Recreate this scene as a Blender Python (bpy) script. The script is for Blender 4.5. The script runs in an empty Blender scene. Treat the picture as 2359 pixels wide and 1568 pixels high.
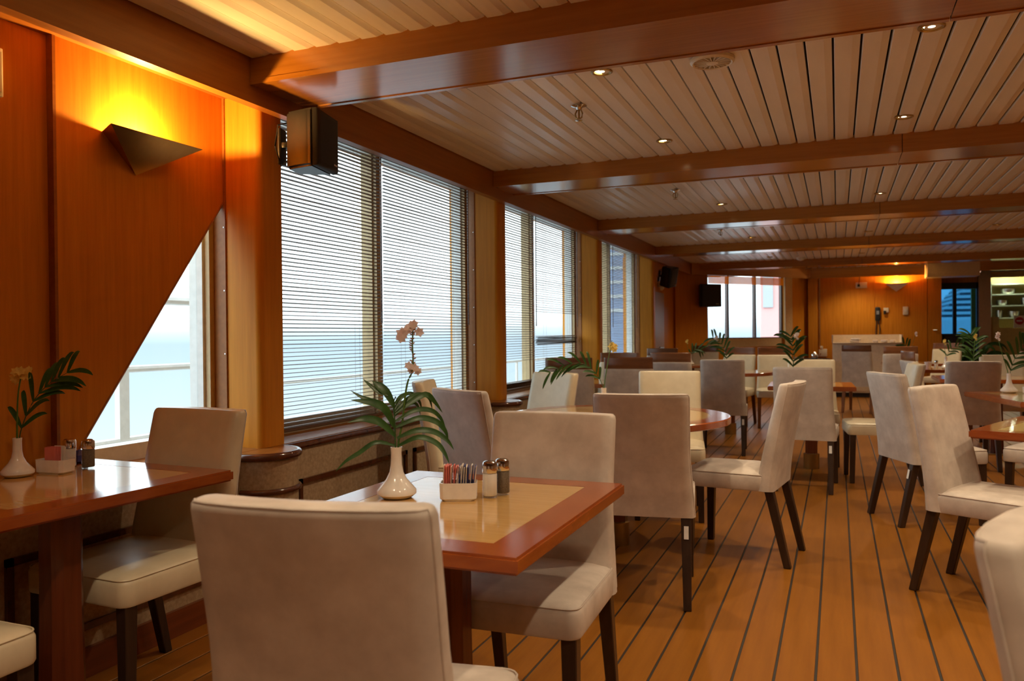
import bpy, bmesh, math, random
from mathutils import Vector, Matrix
random.seed(7)
PI = math.pi
R = math.radians
SC = bpy.context.scene
COL = SC.collection

# ------------------------------------------------------------------ camera
CAM_H = 1.2
F_PX = 1846.5
YAW, PITCH, ROLL = R(22.113), R(0.4286), R(-0.5253)


def cam_vec(r, d, u):
    """camera right / depth / up -> world"""
    cp, sp = math.cos(PITCH), math.sin(PITCH)
    fw, up = d * cp + u * sp, -d * sp + u * cp
    c, s = math.cos(YAW), math.sin(YAW)
    return Vector((r * c - fw * s, r * s + fw * c, up))


cr_, sr_ = math.cos(ROLL), math.sin(ROLL)
cam_data = bpy.data.cameras.new('camera')
cam = bpy.data.objects.new('camera', cam_data)
COL.objects.link(cam)
ax_x, ax_y, ax_z = cam_vec(cr_, 0, sr_), cam_vec(-sr_, 0, cr_), -cam_vec(0, 1, 0)
M = Matrix((ax_x, ax_y, ax_z)).transposed().to_4x4()
M.translation = (0, 0, CAM_H)
cam.matrix_world = M
cam_data.sensor_width = 36.0
cam_data.lens = F_PX * 36.0 / 2359.0
cam_data.clip_start = 0.05
cam_data.dof.use_dof = True
cam_data.dof.focus_distance = 3.0
cam_data.dof.aperture_fstop = 4.5
SC.camera = cam

SC.view_settings.view_transform = 'Standard'
SC.view_settings.look = 'None'
SC.view_settings.exposure = 0.65
SC.view_settings.gamma = 1.0
SC.view_settings.use_curve_mapping = False
SC.cycles.use_denoising = True
SC.cycles.max_bounces = 8
SC.cycles.diffuse_bounces = 4
SC.cycles.glossy_bounces = 3
SC.cycles.transparent_max_bounces = 16
SC.cycles.caustics_reflective = False
SC.cycles.caustics_refractive = False
SC.cycles.sample_clamp_indirect = 4.0

# ------------------------------------------------------------------ sky over the sea (overcast harbour light)
world = bpy.data.worlds.new('harbour_sky')
SC.world = world
world.use_nodes = True
nt = world.node_tree
nt.nodes.clear()
wo = nt.nodes.new('ShaderNodeOutputWorld')
bg = nt.nodes.new('ShaderNodeBackground')
tc = nt.nodes.new('ShaderNodeTexCoord')
sx = nt.nodes.new('ShaderNodeSeparateXYZ')
rp = nt.nodes.new('ShaderNodeValToRGB')
mp = nt.nodes.new('ShaderNodeMapRange')
nt.links.new(tc.outputs['Generated'], sx.inputs[0])
nt.links.new(sx.outputs['Z'], mp.inputs['Value'])
mp.inputs['From Min'].default_value = -1
mp.inputs['From Max'].default_value = 1
nt.links.new(mp.outputs[0], rp.inputs[0])
cr = rp.color_ramp
cr.elements[0].position = 0.0
cr.elements[0].color = (0.16, 0.20, 0.22, 1)
cr.elements[1].position = 1.0
cr.elements[1].color = (0.84, 0.95, 1.0, 1)
for pos, c in ((0.42, (0.28, 0.33, 0.36, 1)), (0.497, (0.20, 0.26, 0.31, 1)), (0.504, (0.30, 0.36, 0.40, 1)), (0.512, (0.62, 0.70, 0.75, 1)), (0.55, (0.84, 0.95, 1.0, 1))):
    e = cr.elements.new(pos)
    e.color = c
nt.links.new(rp.outputs[0], bg.inputs['Color'])
bg.inputs['Strength'].default_value = 2.5
nt.links.new(bg.outputs[0], wo.inputs[0])

# room dimensions measured from the photograph (metres; camera stands at x = 0, y = 0)
XF, XW, XP, XG = -2.40, -2.48, -2.70, -2.82      # cornice face, wainscot face, panel face, glass
ZC, ZB, ZF, ZS = 2.43, 2.313, 2.236, 0.68         # ceiling, beam underside, cornice foot, sill ledge
XR, YB, YFAR = 4.6, -2.6, 16.9
BEAMS = [0.03, 2.86, 5.56, 8.40, 11.35, 14.48]
PILL = [0.18, 3.01, 5.83, 8.70, 11.57]
PW = 0.165
WARM = (1.0, 0.77, 0.50)
SPOT_W, SCONCE_W = 35.0, 40.0


def portal(loc, rot, sx_, sy_):
    """sampling guide for the daylight of a window; gives off no light of its own"""
    l = bpy.data.lights.new('window_portal', 'AREA')
    l.shape = 'RECTANGLE'
    l.size, l.size_y = sx_, sy_
    l.cycles.is_portal = True
    o = bpy.data.objects.new('window_portal', l)
    o.location, o.rotation_euler = loc, rot
    COL.objects.link(o)


for k in range(4):
    y0, y1 = PILL[k] + PW, PILL[k + 1]
    portal((XG - 0.12, (y0 + y1) / 2, 1.48), (0, -PI / 2, 0), 1.75, y1 - y0)
portal((-1.60, 15.66, 1.58), (PI / 2, 0, math.atan2(2.55, 2.10) + PI), 2.0, 1.2)

# ------------------------------------------------------------------ materials


def new_mat(name):
    m = bpy.data.materials.new(name)
    m.use_nodes = True
    n = m.node_tree.nodes
    return m, n, m.node_tree.links, n['Principled BSDF']


def ramp_noise(n, l, cols, scale=(1, 1, 1), nscale=5.0, detail=4.0, rough=0.6, lo=0.3, hi=0.7):
    tcn = n.new('ShaderNodeTexCoord')
    mpn = n.new('ShaderNodeMapping')
    mpn.inputs['Scale'].default_value = scale
    nz = n.new('ShaderNodeTexNoise')
    nz.inputs['Scale'].default_value = nscale
    nz.inputs['Detail'].default_value = detail
    nz.inputs['Roughness'].default_value = rough
    rm = n.new('ShaderNodeValToRGB')
    rm.color_ramp.elements[0].position = lo
    rm.color_ramp.elements[1].position = hi
    rm.color_ramp.elements[0].color = (*cols[0], 1)
    rm.color_ramp.elements[1].color = (*cols[1], 1)
    l.new(tcn.outputs['Object'], mpn.inputs[0])
    l.new(mpn.outputs[0], nz.inputs['Vector'])
    l.new(nz.outputs['Fac'], rm.inputs[0])
    return rm, nz, mpn


def mat_noise(name, c1, c2, scale=(1, 1, 1), nscale=5.0, rough=0.5, spec=0.5, metal=0.0, bump=0.0, coat=0.0, detail=4.0, lo=0.3, hi=0.7, coat_rough=0.1):
    m, n, l, b = new_mat(name)
    rm, nz, _ = ramp_noise(n, l, (c1, c2), scale, nscale, detail, 0.6, lo, hi)
    l.new(rm.outputs[0], b.inputs['Base Color'])
    b.inputs['Roughness'].default_value = rough
    b.inputs['Specular IOR Level'].default_value = spec
    b.inputs['Metallic'].default_value = metal
    b.inputs['Coat Weight'].default_value = coat
    b.inputs['Coat Roughness'].default_value = coat_rough
    if bump:
        bp = n.new('ShaderNodeBump')
        bp.inputs['Strength'].default_value = bump
        bp.inputs['Distance'].default_value = 0.003
        l.new(nz.outputs['Fac'], bp.inputs['Height'])
        l.new(bp.outputs[0], b.inputs['Normal'])
    return m


def mat_plain(name, c, rough=0.5, metal=0.0, spec=0.5, emit=None, estr=0.0):
    k = 0.93
    m = mat_noise(name, tuple(v * k for v in c), tuple(min(1, v / k) for v in c), (1, 1, 1), 25.0, rough, spec, metal)
    if emit:
        b = m.node_tree.nodes['Principled BSDF']
        b.inputs['Emission Color'].default_value = (*emit, 1)
        b.inputs['Emission Strength'].default_value = estr
    return m


def mat_glass(name, tint=(1, 1, 1), refl=0.08):
    m = bpy.data.materials.new(name)
    m.use_nodes = True
    n, l = m.node_tree.nodes, m.node_tree.links
    n.clear()
    out = n.new('ShaderNodeOutputMaterial')
    mx = n.new('ShaderNodeMixShader')
    tr = n.new('ShaderNodeBsdfTransparent')
    gl = n.new('ShaderNodeBsdfGlossy')
    fc = n.new('ShaderNodeLayerWeight')
    pw = n.new('ShaderNodeMath')
    pw.operation = 'POWER'
    pw.inputs[1].default_value = 5.0
    l.new(fc.outputs['Facing'], pw.inputs[0])
    lw = n.new('ShaderNodeMath')
    lw.operation = 'MULTIPLY_ADD'
    lw.inputs[1].default_value = 0.5
    lw.inputs[2].default_value = 0.03
    l.new(pw.outputs[0], lw.inputs[0])
    tr.inputs[0].default_value = (*tint, 1)
    gl.inputs['Roughness'].default_value = 0.03
    l.new(lw.outputs[0], mx.inputs[0])
    l.new(tr.outputs[0], mx.inputs[1])
    l.new(gl.outputs[0], mx.inputs[2])
    l.new(mx.outputs[0], out.inputs[0])
    return m


def mat_thin(name, c, k=0.5):
    m = bpy.data.materials.new(name)
    m.use_nodes = True
    n, l = m.node_tree.nodes, m.node_tree.links
    n.clear()
    out, mx = n.new('ShaderNodeOutputMaterial'), n.new('ShaderNodeMixShader')
    df, tr = n.new('ShaderNodeBsdfDiffuse'), n.new('ShaderNodeBsdfTranslucent')
    rm, _, _ = ramp_noise(n, l, (tuple(v * .9 for v in c), tuple(min(1, v * 1.08) for v in c)), (1, 1, 1), 40.0)
    for q_ in (df, tr):
        l.new(rm.outputs[0], q_.inputs[0])
    mx.inputs[0].default_value = k
    l.new(df.outputs[0], mx.inputs[1])
    l.new(tr.outputs[0], mx.inputs[2])
    l.new(mx.outputs[0], out.inputs[0])
    return m


V_GRAIN = (14, 14, 0.7)
X_GRAIN = (0.7, 16, 16)
Y_GRAIN = (16, 0.7, 16)
MT = {}
MT['veneer'] = mat_noise('honey_veneer', (0.52, 0.19, 0.012), (0.65, 0.255, 0.020), V_GRAIN, 3.0, 0.42, 0.22, bump=0.02)
MT['beam'] = mat_noise('beam_veneer', (0.35, 0.13, 0.014), (0.44, 0.17, 0.022), X_GRAIN, 3.0, 0.20, 0.5, coat=0.7, coat_rough=0.15)
MT['cornice'] = mat_noise('cornice_veneer', (0.27, 0.092, 0.012), (0.34, 0.12, 0.018), Y_GRAIN, 3.0, 0.38, 0.4)
MT['strip'] = mat_noise('ceiling_strip_paint', (0.74, 0.68, 0.58), (0.82, 0.76, 0.66), (3, 0.4, 3), 4.0, 0.32, 0.5)
MT['strip_back'] = mat_plain('dark_ceiling_void', (0.03, 0.025, 0.02), 0.9)
MT['plank'] = mat_noise('deck_plank', (0.225, 0.080, 0.007), (0.29, 0.108, 0.011), (10, 0.6, 10), 3.0, 0.38, 0.22, bump=0.03)
MT['caulk'] = mat_plain('dark_deck_caulk', (0.018, 0.013, 0.010), 0.6)
MT['wain'] = mat_noise('wainscot_paper', (0.33, 0.23, 0.13), (0.50, 0.37, 0.23), (1, 1, 1), 60.0, 0.55, 0.4)
MT['mould'] = mat_noise('dark_moulding', (0.075, 0.022, 0.009), (0.12, 0.035, 0.013), (6, 6, 6), 4.0, 0.18, 0.5, coat=0.4)
MT['base'] = mat_noise('baseboard_wood', (0.15, 0.035, 0.010), (0.21, 0.052, 0.014), Y_GRAIN, 3.0, 0.3, 0.5)
MT['back_fab'] = mat_noise('taupe_back_cloth', (0.50, 0.435, 0.38), (0.67, 0.595, 0.525), (1, 1, 1), 8.0, 0.55, 0.35, detail=5.0, lo=0.35, hi=0.65)
MT['vinyl'] = mat_noise('cream_vinyl', (0.66, 0.57, 0.40), (0.74, 0.65, 0.47), (1, 1, 1), 12.0, 0.33, 0.5, bump=0.03)
MT['seam'] = mat_plain('seam_thread', (0.22, 0.17, 0.12), 0.7)
MT['leg_dark'] = mat_noise('dark_stained_leg', (0.028, 0.015, 0.010), (0.05, 0.027, 0.017), (12, 12, 1), 4.0, 0.3, 0.5)
MT['leg_brown'] = mat_noise('brown_leg', (0.16, 0.06, 0.02), (0.23, 0.09, 0.03), (12, 12, 1), 4.0, 0.32, 0.5)
MT['rail_wood'] = mat_noise('walnut_rail', (0.15, 0.055, 0.020), (0.22, 0.085, 0.032), (1, 10, 10), 4.0, 0.28, 0.5)
MT['table_edge'] = mat_noise('cherry_table_edge', (0.28, 0.058, 0.010), (0.37, 0.09, 0.016), (3, 3, 12), 3.0, 0.16, 0.5, coat=0.5, coat_rough=0.12)
MT['table_inlay'] = mat_noise('maple_table_inlay', (0.56, 0.33, 0.115), (0.66, 0.41, 0.155), (1.5, 22, 4), 3.0, 0.13, 0.5, coat=0.6, coat_rough=0.1)
MT['column'] = mat_noise('cherry_column', (0.10, 0.022, 0.008), (0.15, 0.035, 0.011), (14, 14, 1), 3.0, 0.25, 0.5)
MT['brass'] = mat_plain('brass_sleeve', (0.42, 0.28, 0.10), 0.3, 0.9)
MT['chrome'] = mat_plain('chrome', (0.75, 0.74, 0.72), 0.12, 1.0)
MT['steel'] = mat_plain('brushed_steel', (0.55, 0.53, 0.50), 0.28, 1.0)
MT['sconce'] = mat_plain('bronzed_sconce_metal', (0.55, 0.36, 0.16), 0.16, 1.0)
MT['sconce_white'] = mat_plain('white_sconce_paint', (0.72, 0.66, 0.62), 0.4)
MT['porcelain'] = mat_plain('white_porcelain', (0.80, 0.76, 0.72), 0.16, 0.0, 0.5)
MT['black'] = mat_plain('black_plastic', (0.018, 0.017, 0.017), 0.38)
MT['grille'] = mat_plain('dark_speaker_grille', (0.012, 0.012, 0.014), 0.6)
MT['grey_pl'] = mat_plain('grey_plastic', (0.20, 0.21, 0.23), 0.45)
MT['white_pl'] = mat_plain('ivory_plastic', (0.72, 0.66, 0.52), 0.4)
MT['white_paint'] = mat_plain('white_paint', (0.78, 0.78, 0.76), 0.4)
MT['beige_trim'] = mat_plain('beige_window_trim', (0.58, 0.42, 0.22), 0.45)
MT['slat'] = mat_noise('brown_blind_slat', (0.10, 0.052, 0.026), (0.15, 0.08, 0.042), (4, 0.6, 4), 3.0, 0.35, 0.5)
MT['cordm'] = mat_plain('blind_cord', (0.30, 0.22, 0.15), 0.7)
MT['glass'] = mat_glass('window_glass', (0.95, 0.98, 0.98))
MT['glass_blue'] = mat_glass('tinted_blue_glass', (0.16, 0.36, 0.50))
MT['bottle'] = mat_glass('shaker_glass', (0.96, 0.96, 0.95))
MT['salt'] = mat_plain('salt', (0.82, 0.78, 0.74), 0.8)
MT['pepper'] = mat_noise('ground_pepper', (0.10, 0.08, 0.06), (0.26, 0.21, 0.16), (1, 1, 1), 400.0, 0.8, 0.3)
MT['pk_pink'] = mat_plain('pink_paper', (0.72, 0.20, 0.17), 0.6)
MT['pk_white'] = mat_plain('white_paper', (0.78, 0.70, 0.62), 0.6)
MT['pk_blue'] = mat_plain('dark_blue_paper', (0.035, 0.035, 0.16), 0.6)
MT['leaf'] = mat_noise('palm_green', (0.020, 0.065, 0.012), (0.045, 0.12, 0.022), (1, 1, 1), 30.0, 0.38, 0.4)
MT['stem'] = mat_noise('flower_stem_green', (0.06, 0.14, 0.02), (0.10, 0.20, 0.035), (1, 1, 1), 30.0, 0.5, 0.4)
MT['petal'] = mat_thin('pale_pink_petal', (0.95, 0.84, 0.80), 0.55)
MT['petal_y'] = mat_thin('cream_yellow_petal', (0.86, 0.70, 0.24), 0.4)
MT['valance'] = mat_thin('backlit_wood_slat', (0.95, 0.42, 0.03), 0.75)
MT['bud'] = mat_thin('pink_bud', (0.66, 0.46, 0.34), 0.4)
MT['lamp'] = mat_plain('warm_lamp', (0.9, 0.8, 0.6), 0.4, emit=(1.0, 0.78, 0.42), estr=9.0)
MT['lamp_b'] = mat_plain('sconce_bulb', (0.9, 0.8, 0.6), 0.4, emit=(1.0, 0.75, 0.35), estr=30.0)
MT['buffet'] = mat_plain('cream_buffet_paint', (0.76, 0.63, 0.46), 0.45)
MT['napkin'] = mat_plain('folded_linen', (0.80, 0.72, 0.66), 0.8)
MT['yellow_wall'] = mat_plain('yellow_pantry_wall', (0.55, 0.42, 0.14), 0.6)
MT['shelf'] = mat_plain('pantry_steel', (0.45, 0.50, 0.42), 0.35, 0.6)
MT['red'] = mat_plain('sign_red', (0.45, 0.02, 0.03), 0.5)
MT['ship'] = mat_plain('ship_white', (0.72, 0.74, 0.76), 0.5)
MT['ship_dark'] = mat_plain('ship_window_band', (0.08, 0.10, 0.13), 0.4)
MT['red_hull'] = mat_plain('red_deckhouse', (0.80, 0.40, 0.38), 0.6)
MT['hull_blue'] = mat_plain('blue_grey_hull', (0.16, 0.22, 0.34), 0.5)
MT['deck'] = mat_plain('grey_deck_paint', (0.42, 0.44, 0.45), 0.6)
MT['plaster'] = mat_plain('plain_wall_board', (0.44, 0.24, 0.09), 0.6)
MT['mauve'] = mat_plain('pale_door_leaf', (0.50, 0.42, 0.38), 0.4)

# ------------------------------------------------------------------ mesh helpers


def box(bm, lo, hi, mi=0):
    x0, y0, z0 = lo
    x1, y1, z1 = hi
    v = [bm.verts.new(p) for p in ((x0, y0, z0), (x1, y0, z0), (x1, y1, z0), (x0, y1, z0), (x0, y0, z1), (x1, y0, z1), (x1, y1, z1), (x0, y1, z1))]
    for f in ((0, 3, 2, 1), (4, 5, 6, 7), (0, 1, 5, 4), (1, 2, 6, 5), (2, 3, 7, 6), (3, 0, 4, 7)):
        bm.faces.new([v[i] for i in f]).material_index = mi


def bbox(bm, lo, hi, r=0.005, seg=2):
    t = bmesh.new()
    box(t, lo, hi)
    bmesh.ops.bevel(t, geom=t.edges[:], offset=r, segments=seg, affect='EDGES', profile=0.5)
    me = bpy.data.meshes.new('tmp')
    t.to_mesh(me)
    t.free()
    bm.from_mesh(me)
    bpy.data.meshes.remove(me)


def loft(bm, rings, cap0=True, cap1=True):
    rs = [[bm.verts.new(p) for p in r] for r in rings]
    n = len(rs[0])
    for a, b in zip(rs, rs[1:]):
        for i in range(n):
            j = (i + 1) % n
            bm.faces.new((a[i], a[j], b[j], b[i]))
    if cap0:
        bm.faces.new(rs[0][::-1])
    if cap1:
        bm.faces.new(rs[-1])
    return rs


def tube(bm, pts, r, n=8):
    pts = [Vector(p) for p in pts]
    rr = r if isinstance(r, (list, tuple)) else [r] * len(pts)
    rings = []
    for i, p in enumerate(pts):
        d = (pts[min(i + 1, len(pts) - 1)] - pts[max(i - 1, 0)]).normalized()
        a = Vector((0, 0, 1)) if abs(d.z) < 0.9 else Vector((1, 0, 0))
        u = d.cross(a).normalized()
        v = d.cross(u)
        rings.append([p + (u * math.cos(2 * PI * k / n) + v * math.sin(2 * PI * k / n)) * rr[i] for k in range(n)])
    loft(bm, rings)


def lathe(bm, prof, n=24, c=(0, 0, 0)):
    rings = [[(c[0] + r * math.cos(2 * PI * k / n), c[1] + r * math.sin(2 * PI * k / n), c[2] + z) for k in range(n)] for r, z in prof]
    loft(bm, rings)


def prism(bm, poly, axis, a, b):
    """extrude a 2-D polygon along an axis: axis x -> (y,z), y -> (x,z), z -> (x,y)"""
    def P(p, t):
        return {'x': (t, p[0], p[1]), 'y': (p[0], t, p[1]), 'z': (p[0], p[1], t)}[axis]
    loft(bm, [[P(p, a) for p in poly], [P(p, b) for p in poly]])


def mesh_of(name, bm, mats, smooth=None):
    bmesh.ops.recalc_face_normals(bm, faces=bm.faces[:])
    me = bpy.data.meshes.new(name)
    bm.to_mesh(me)
    bm.free()
    for m in (mats if isinstance(mats, (list, tuple)) else [mats]):
        me.materials.append(MT[m])
    if smooth:
        for p in me.polygons:
            p.use_smooth = True
        me.set_sharp_from_angle(angle=R(smooth))
    return me


def put(name, me, parent=None, loc=(0, 0, 0), rot=(0, 0, 0), scale=None):
    o = bpy.data.objects.new(name, me)
    COL.objects.link(o)
    o.location, o.rotation_euler = loc, rot
    if scale:
        o.scale = scale
    if parent:
        o.parent = parent
    return o


def obj(name, bm, mats, parent=None, smooth=None, loc=(0, 0, 0), rot=(0, 0, 0)):
    return put(name, mesh_of(name, bm, mats, smooth), parent, loc, rot)


def bxobj(name, lo, hi, mat, parent=None, r=0.0):
    bm = bmesh.new()
    if r:
        bbox(bm, lo, hi, r)
    else:
        box(bm, lo, hi)
    return obj(name, bm, mat, parent, 35 if r else None)


def tag(o, label, cat, group=None):
    o['label'], o['category'] = label, cat
    if group:
        o['group'] = group
    return o


def struct(o):
    o['kind'] = 'structure'
    return o


def thing(name, label, cat, loc=(0, 0, 0), rz=0.0, group=None):
    return tag(put(name, None, None, loc, (0, 0, rz)), label, cat, group)


def copy_tree(o, parent=None):
    c = o.copy()
    COL.objects.link(c)
    c.parent = parent
    for ch in [k for k in list(o.children)]:
        copy_tree(ch, c)
    return c


# ------------------------------------------------------------------ FLOOR: base slab and planks
fl = struct(bxobj('floor', (-2.75, YB, -0.06), (XR, 18.6, -0.004), 'caulk'))
PITCHP = 0.1345
bm = bmesh.new()
bbox(bm, (0, YB, -0.02), (PITCHP - 0.009, 17.75, 0.0), 0.0015, 1)
plank_me = mesh_of('plank', bm, 'plank')
x0 = -0.078 + 0.0045 - PITCHP * 18
k = 0
while x0 + k * PITCHP < XR - 0.1:
    px = x0 + k * PITCHP
    put('plank', plank_me, fl, (px, 0, 0))
    k += 1

# ------------------------------------------------------------------ CEILING: void board, strips bay by bay
ce = struct(bxobj('ceiling', (-3.0, YB, ZC + 0.03), (XR, 18.6, ZC + 0.10), 'strip_back'))
SP = 0.1135
BW = 0.42
bays = [(-0.9, BEAMS[0], 6), (BEAMS[0] + BW, BEAMS[1], 27), (BEAMS[1] + BW, BEAMS[2], 34), (BEAMS[2] + BW, BEAMS[3], 39), (BEAMS[3] + BW, BEAMS[4], 44), (BEAMS[4] + BW, BEAMS[5], 49), (BEAMS[5] + BW, 16.7, 50)]


def strip_prof(bm, xo, y0, y1):
    p = [(0.0, 0.016), (0.002, 0.002), (0.004, 0.0), (0.074, 0.0), (0.098, 0.005), (0.1045, 0.006), (0.106, 0.016)]
    prism(bm, [(xo + a, ZC + b) for a, b in p], 'y', y0, y1)


rest = bmesh.new()
for (y0, y1, n) in bays:
    bm = bmesh.new()
    strip_prof(bm, 0, y0, y1)
    me = mesh_of('ceiling_strip', bm, 'strip')
    nn = n if n > 6 else 0
    for i in range(nn):
        put('ceiling_strip', me, ce, (XF + 0.008 + i * SP, 0, 0))
    i = nn
    while XF + i * SP < XR - 0.1:
        strip_prof(rest, XF + 0.008 + i * SP, y0, y1)
        i += 1
strip_prof(rest, XF, YB, -0.95)
o = obj('ceiling_strip', rest, 'strip', ce)
o['kind'] = 'stuff'

# beams: veneered boxes with a joint at x = 0.38 and a small bead along the lower edges
TN = [0]


def trim():
    TN[0] += 1
    return 'trim_%d' % TN[0]


def beam_piece(bm, xa, xb, y, w=BW):
    box(bm, (xa, y, ZB + 0.004), (xb, y + w, ZC + 0.02))
    box(bm, (xa, y - 0.004, ZB), (xb, y + 0.024, ZB + 0.022))
    box(bm, (xa, y + w - 0.024, ZB), (xb, y + w + 0.004, ZB + 0.022))


for y in BEAMS:
    bm = bmesh.new()
    beam_piece(bm, XF + 0.001, 0.378, y)
    o = struct(obj(trim(), bm, 'beam'))
    bm = bmesh.new()
    beam_piece(bm, 0.382, XR, y)
    obj('beam_panel', bm, 'beam', o)

# cornice along the left side: thin board, soffit behind it
bm = bmesh.new()
box(bm, (XF - 0.05, YB, ZF), (XF, 14.42, ZC + 0.02))
o = struct(obj(trim(), bm, 'cornice'))
bm = bmesh.new()
box(bm, (XG - 0.15, YB, 2.330), (XF - 0.05, 3.03, 2.40))
box(bm, (XG - 0.15, 3.03, 2.405), (XF - 0.05, 14.42, 2.43))
obj('soffit_board', bm, 'cornice', o)

# ------------------------------------------------------------------ LEFT WALL
wl = bmesh.new()
box(wl, (XG - 0.15, YB, 0), (XW, 14.35, ZS - 0.02))                      # wainscot body
wall_left = struct(obj('wall_left', wl, 'wain'))
bm = bmesh.new()                                                         # ledge on top of the wainscot
box(bm, (XG - 0.10, YB, ZS - 0.02), (XW - 0.012, 14.35, ZS))
obj('window_ledge', bm, 'cornice', wall_left)
bm = bmesh.new()
tube(bm, [(XW - 0.004, YB, ZS - 0.022), (XW - 0.004, 14.35, ZS - 0.022)], 0.020, 10)
obj('ledge_nosing', bm, 'mould', wall_left, 40)
bm = bmesh.new()
box(bm, (XW, YB, 0), (XW + 0.018, 14.35, 0.105))
struct(obj('baseboard_left', bm, 'base'))
bm = bmesh.new()                                                         # paper joints are proud battens of the panelling
for (ya, yb) in ((0.50, 1.66), (1.76, 2.72), (3.27, 4.34), (4.43, 5.60), (6.12, 7.20), (7.30, 8.48), (8.98, 10.1), (10.2, 11.35)):
    t = bmesh.new()
    for (a, b, c, d) in ((ya, yb, 0.468, 0.492), (ya, yb, 0.168, 0.192), (ya, ya + 0.024, 0.168, 0.492), (yb - 0.024, yb, 0.168, 0.492)):
        box(t, (XW - 0.002, a, c), (XW + 0.014, b, d))
    obj('panel_moulding', t, 'mould', wall_left)
bm.free()
bm = bmesh.new()
box(bm, (XG - 0.15, YB, 2.395), (XG - 0.02, 14.4, ZC + 0.02))              # wall strip over the windows
box(bm, (XG - 0.15, 11.74, ZS), (XP, 14.4, 2.34))                         # closed bay behind the far loudspeaker
box(bm, (XG - 0.15, YB, ZS), (XP, 0.18, 2.34))
obj('wall_panel', bm, 'veneer', wall_left)

# pillars between the windows with rounded corner and round papered base
for i, y in enumerate(PILL):
    r = 0.035
    poly = [(XG - 0.1, y + 0.03), (XW - r, y)]
    poly += [(XW - r + r * math.sin(a), y + r - r * math.cos(a)) for a in (0.4, 0.8, 1.2, 1.57)]
    poly += [(XW, y + PW - 0.055), (XW - 0.006, y + PW - 0.052), (XW - 0.006, y + PW), (XG - 0.1, y + PW)]
    bm = bmesh.new()
    prism(bm, poly, 'z', ZS, 2.404)
    p = struct(obj(trim(), bm, 'veneer', None, 25))
    bm = bmesh.new()                                                     # screw strip at the window side
    box(bm, (XP - 0.06, y + 0.004, ZS), (XP + 0.012, y + 0.016, 2.40))
    st = obj('screw_strip', bm, 'cornice', p)
    for z in (0.82, 1.12, 1.42, 1.72, 2.02):
        bm = bmesh.new()
        lathe(bm, [(0.0045, 0), (0.004, 0.002), (0.001, 0.003)], 8)
        obj('screw', bm, 'chrome', st, 40, (XP + 0.004, y + 0.004, z), (PI / 2, 0, 0))
    bm = bmesh.new()                                                     # round base
    cx_, cy_ = XW + 0.015, y - 0.01
    def half(rad):
        return [(XW - 0.05, cy_ - rad)] + [(cx_ + rad * math.sin(a), cy_ - rad * math.cos(a)) for a in [PI * q / 16 for q in range(17)]] + [(XW - 0.05, cy_ + rad)]
    prism(bm, half(0.155), 'z', 0.0, ZS - 0.012)
    b = obj('pillar_base', bm, 'wain', p, 30)
    for zz, rad in ((ZS - 0.018, 0.018), (0.505, 0.014), (0.06, 0.02)):
        bm = bmesh.new()
        tube(bm, [(cx_ + 0.157 * math.sin(a), cy_ - 0.157 * math.cos(a), zz) for a in [PI * q / 20 for q in range(21)]], rad, 10)
        obj('ring_moulding', bm, 'mould', b, 50)
    bm = bmesh.new()
    prism(bm, half(0.150), 'z', ZS - 0.012, ZS - 0.001)
    obj('base_cap', bm, 'cornice', b)

# ------------------------------------------------------------------ WINDOWS along the left side
for k in range(4):
    y0, y1 = PILL[k] + PW, PILL[k + 1] + 0.03
    ym = (y0 + y1) / 2
    w = struct(put('window_%d' % (k + 1), None, None, (XG, ym, ZS)))
    bm = bmesh.new()
    for (a, b, c, d) in ((y0, y1, ZS, ZS + 0.07), (y0, y1, 2.375, 2.40), (y0, y0 + 0.07, ZS + 0.07, 2.375), (y1 - 0.07, y1, ZS + 0.07, 2.375)):
        box(bm, (XG - 0.05, a, c), (XG + 0.03, b, d))
    fr = obj('frame', bm, 'white_paint')
    fr.parent = w
    fr.matrix_parent_inverse = w.matrix_basis.inverted()
    for (lo, hi, m, n) in (((XG - 0.05, ym - 0.045, ZS + 0.07), (XG + 0.03, ym + 0.03, 2.375), 'beige_trim', 'mullion'),
                           ((XG + 0.031, ym - 0.03, ZS + 0.01), (XG + 0.055, ym + 0.035, 2.395), 'beige_trim', 'mullion_cover'),
                           ((XG + 0.031, y1 - 0.055, ZS + 0.01), (XG + 0.06, y1 - 0.008, 2.395), 'beige_trim', 'jamb_trim'),
                           ((XG - 0.008, y0 + 0.07, ZS + 0.07), (XG - 0.002, ym - 0.046, 2.375), 'glass', 'pane'),
                           ((XG - 0.008, ym + 0.031, ZS + 0.07), (XG - 0.002, y1 - 0.07, 2.375), 'glass', 'pane')):
        o = bxobj(n, lo, hi, m)
        o.parent = w
        o.matrix_parent_inverse = w.matrix_basis.inverted()
    bm = bmesh.new()
    lathe(bm, [(0.010, 0), (0.009, 0.004), (0.003, 0.006)], 10)
    o = obj('frame_bolt', bm, 'white_paint', None, 40, (XG + 0.03, y1 - 0.035, 1.42), (0, PI / 2, 0))
    o.parent = w
    o.matrix_parent_inverse = w.matrix_basis.inverted()

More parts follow.
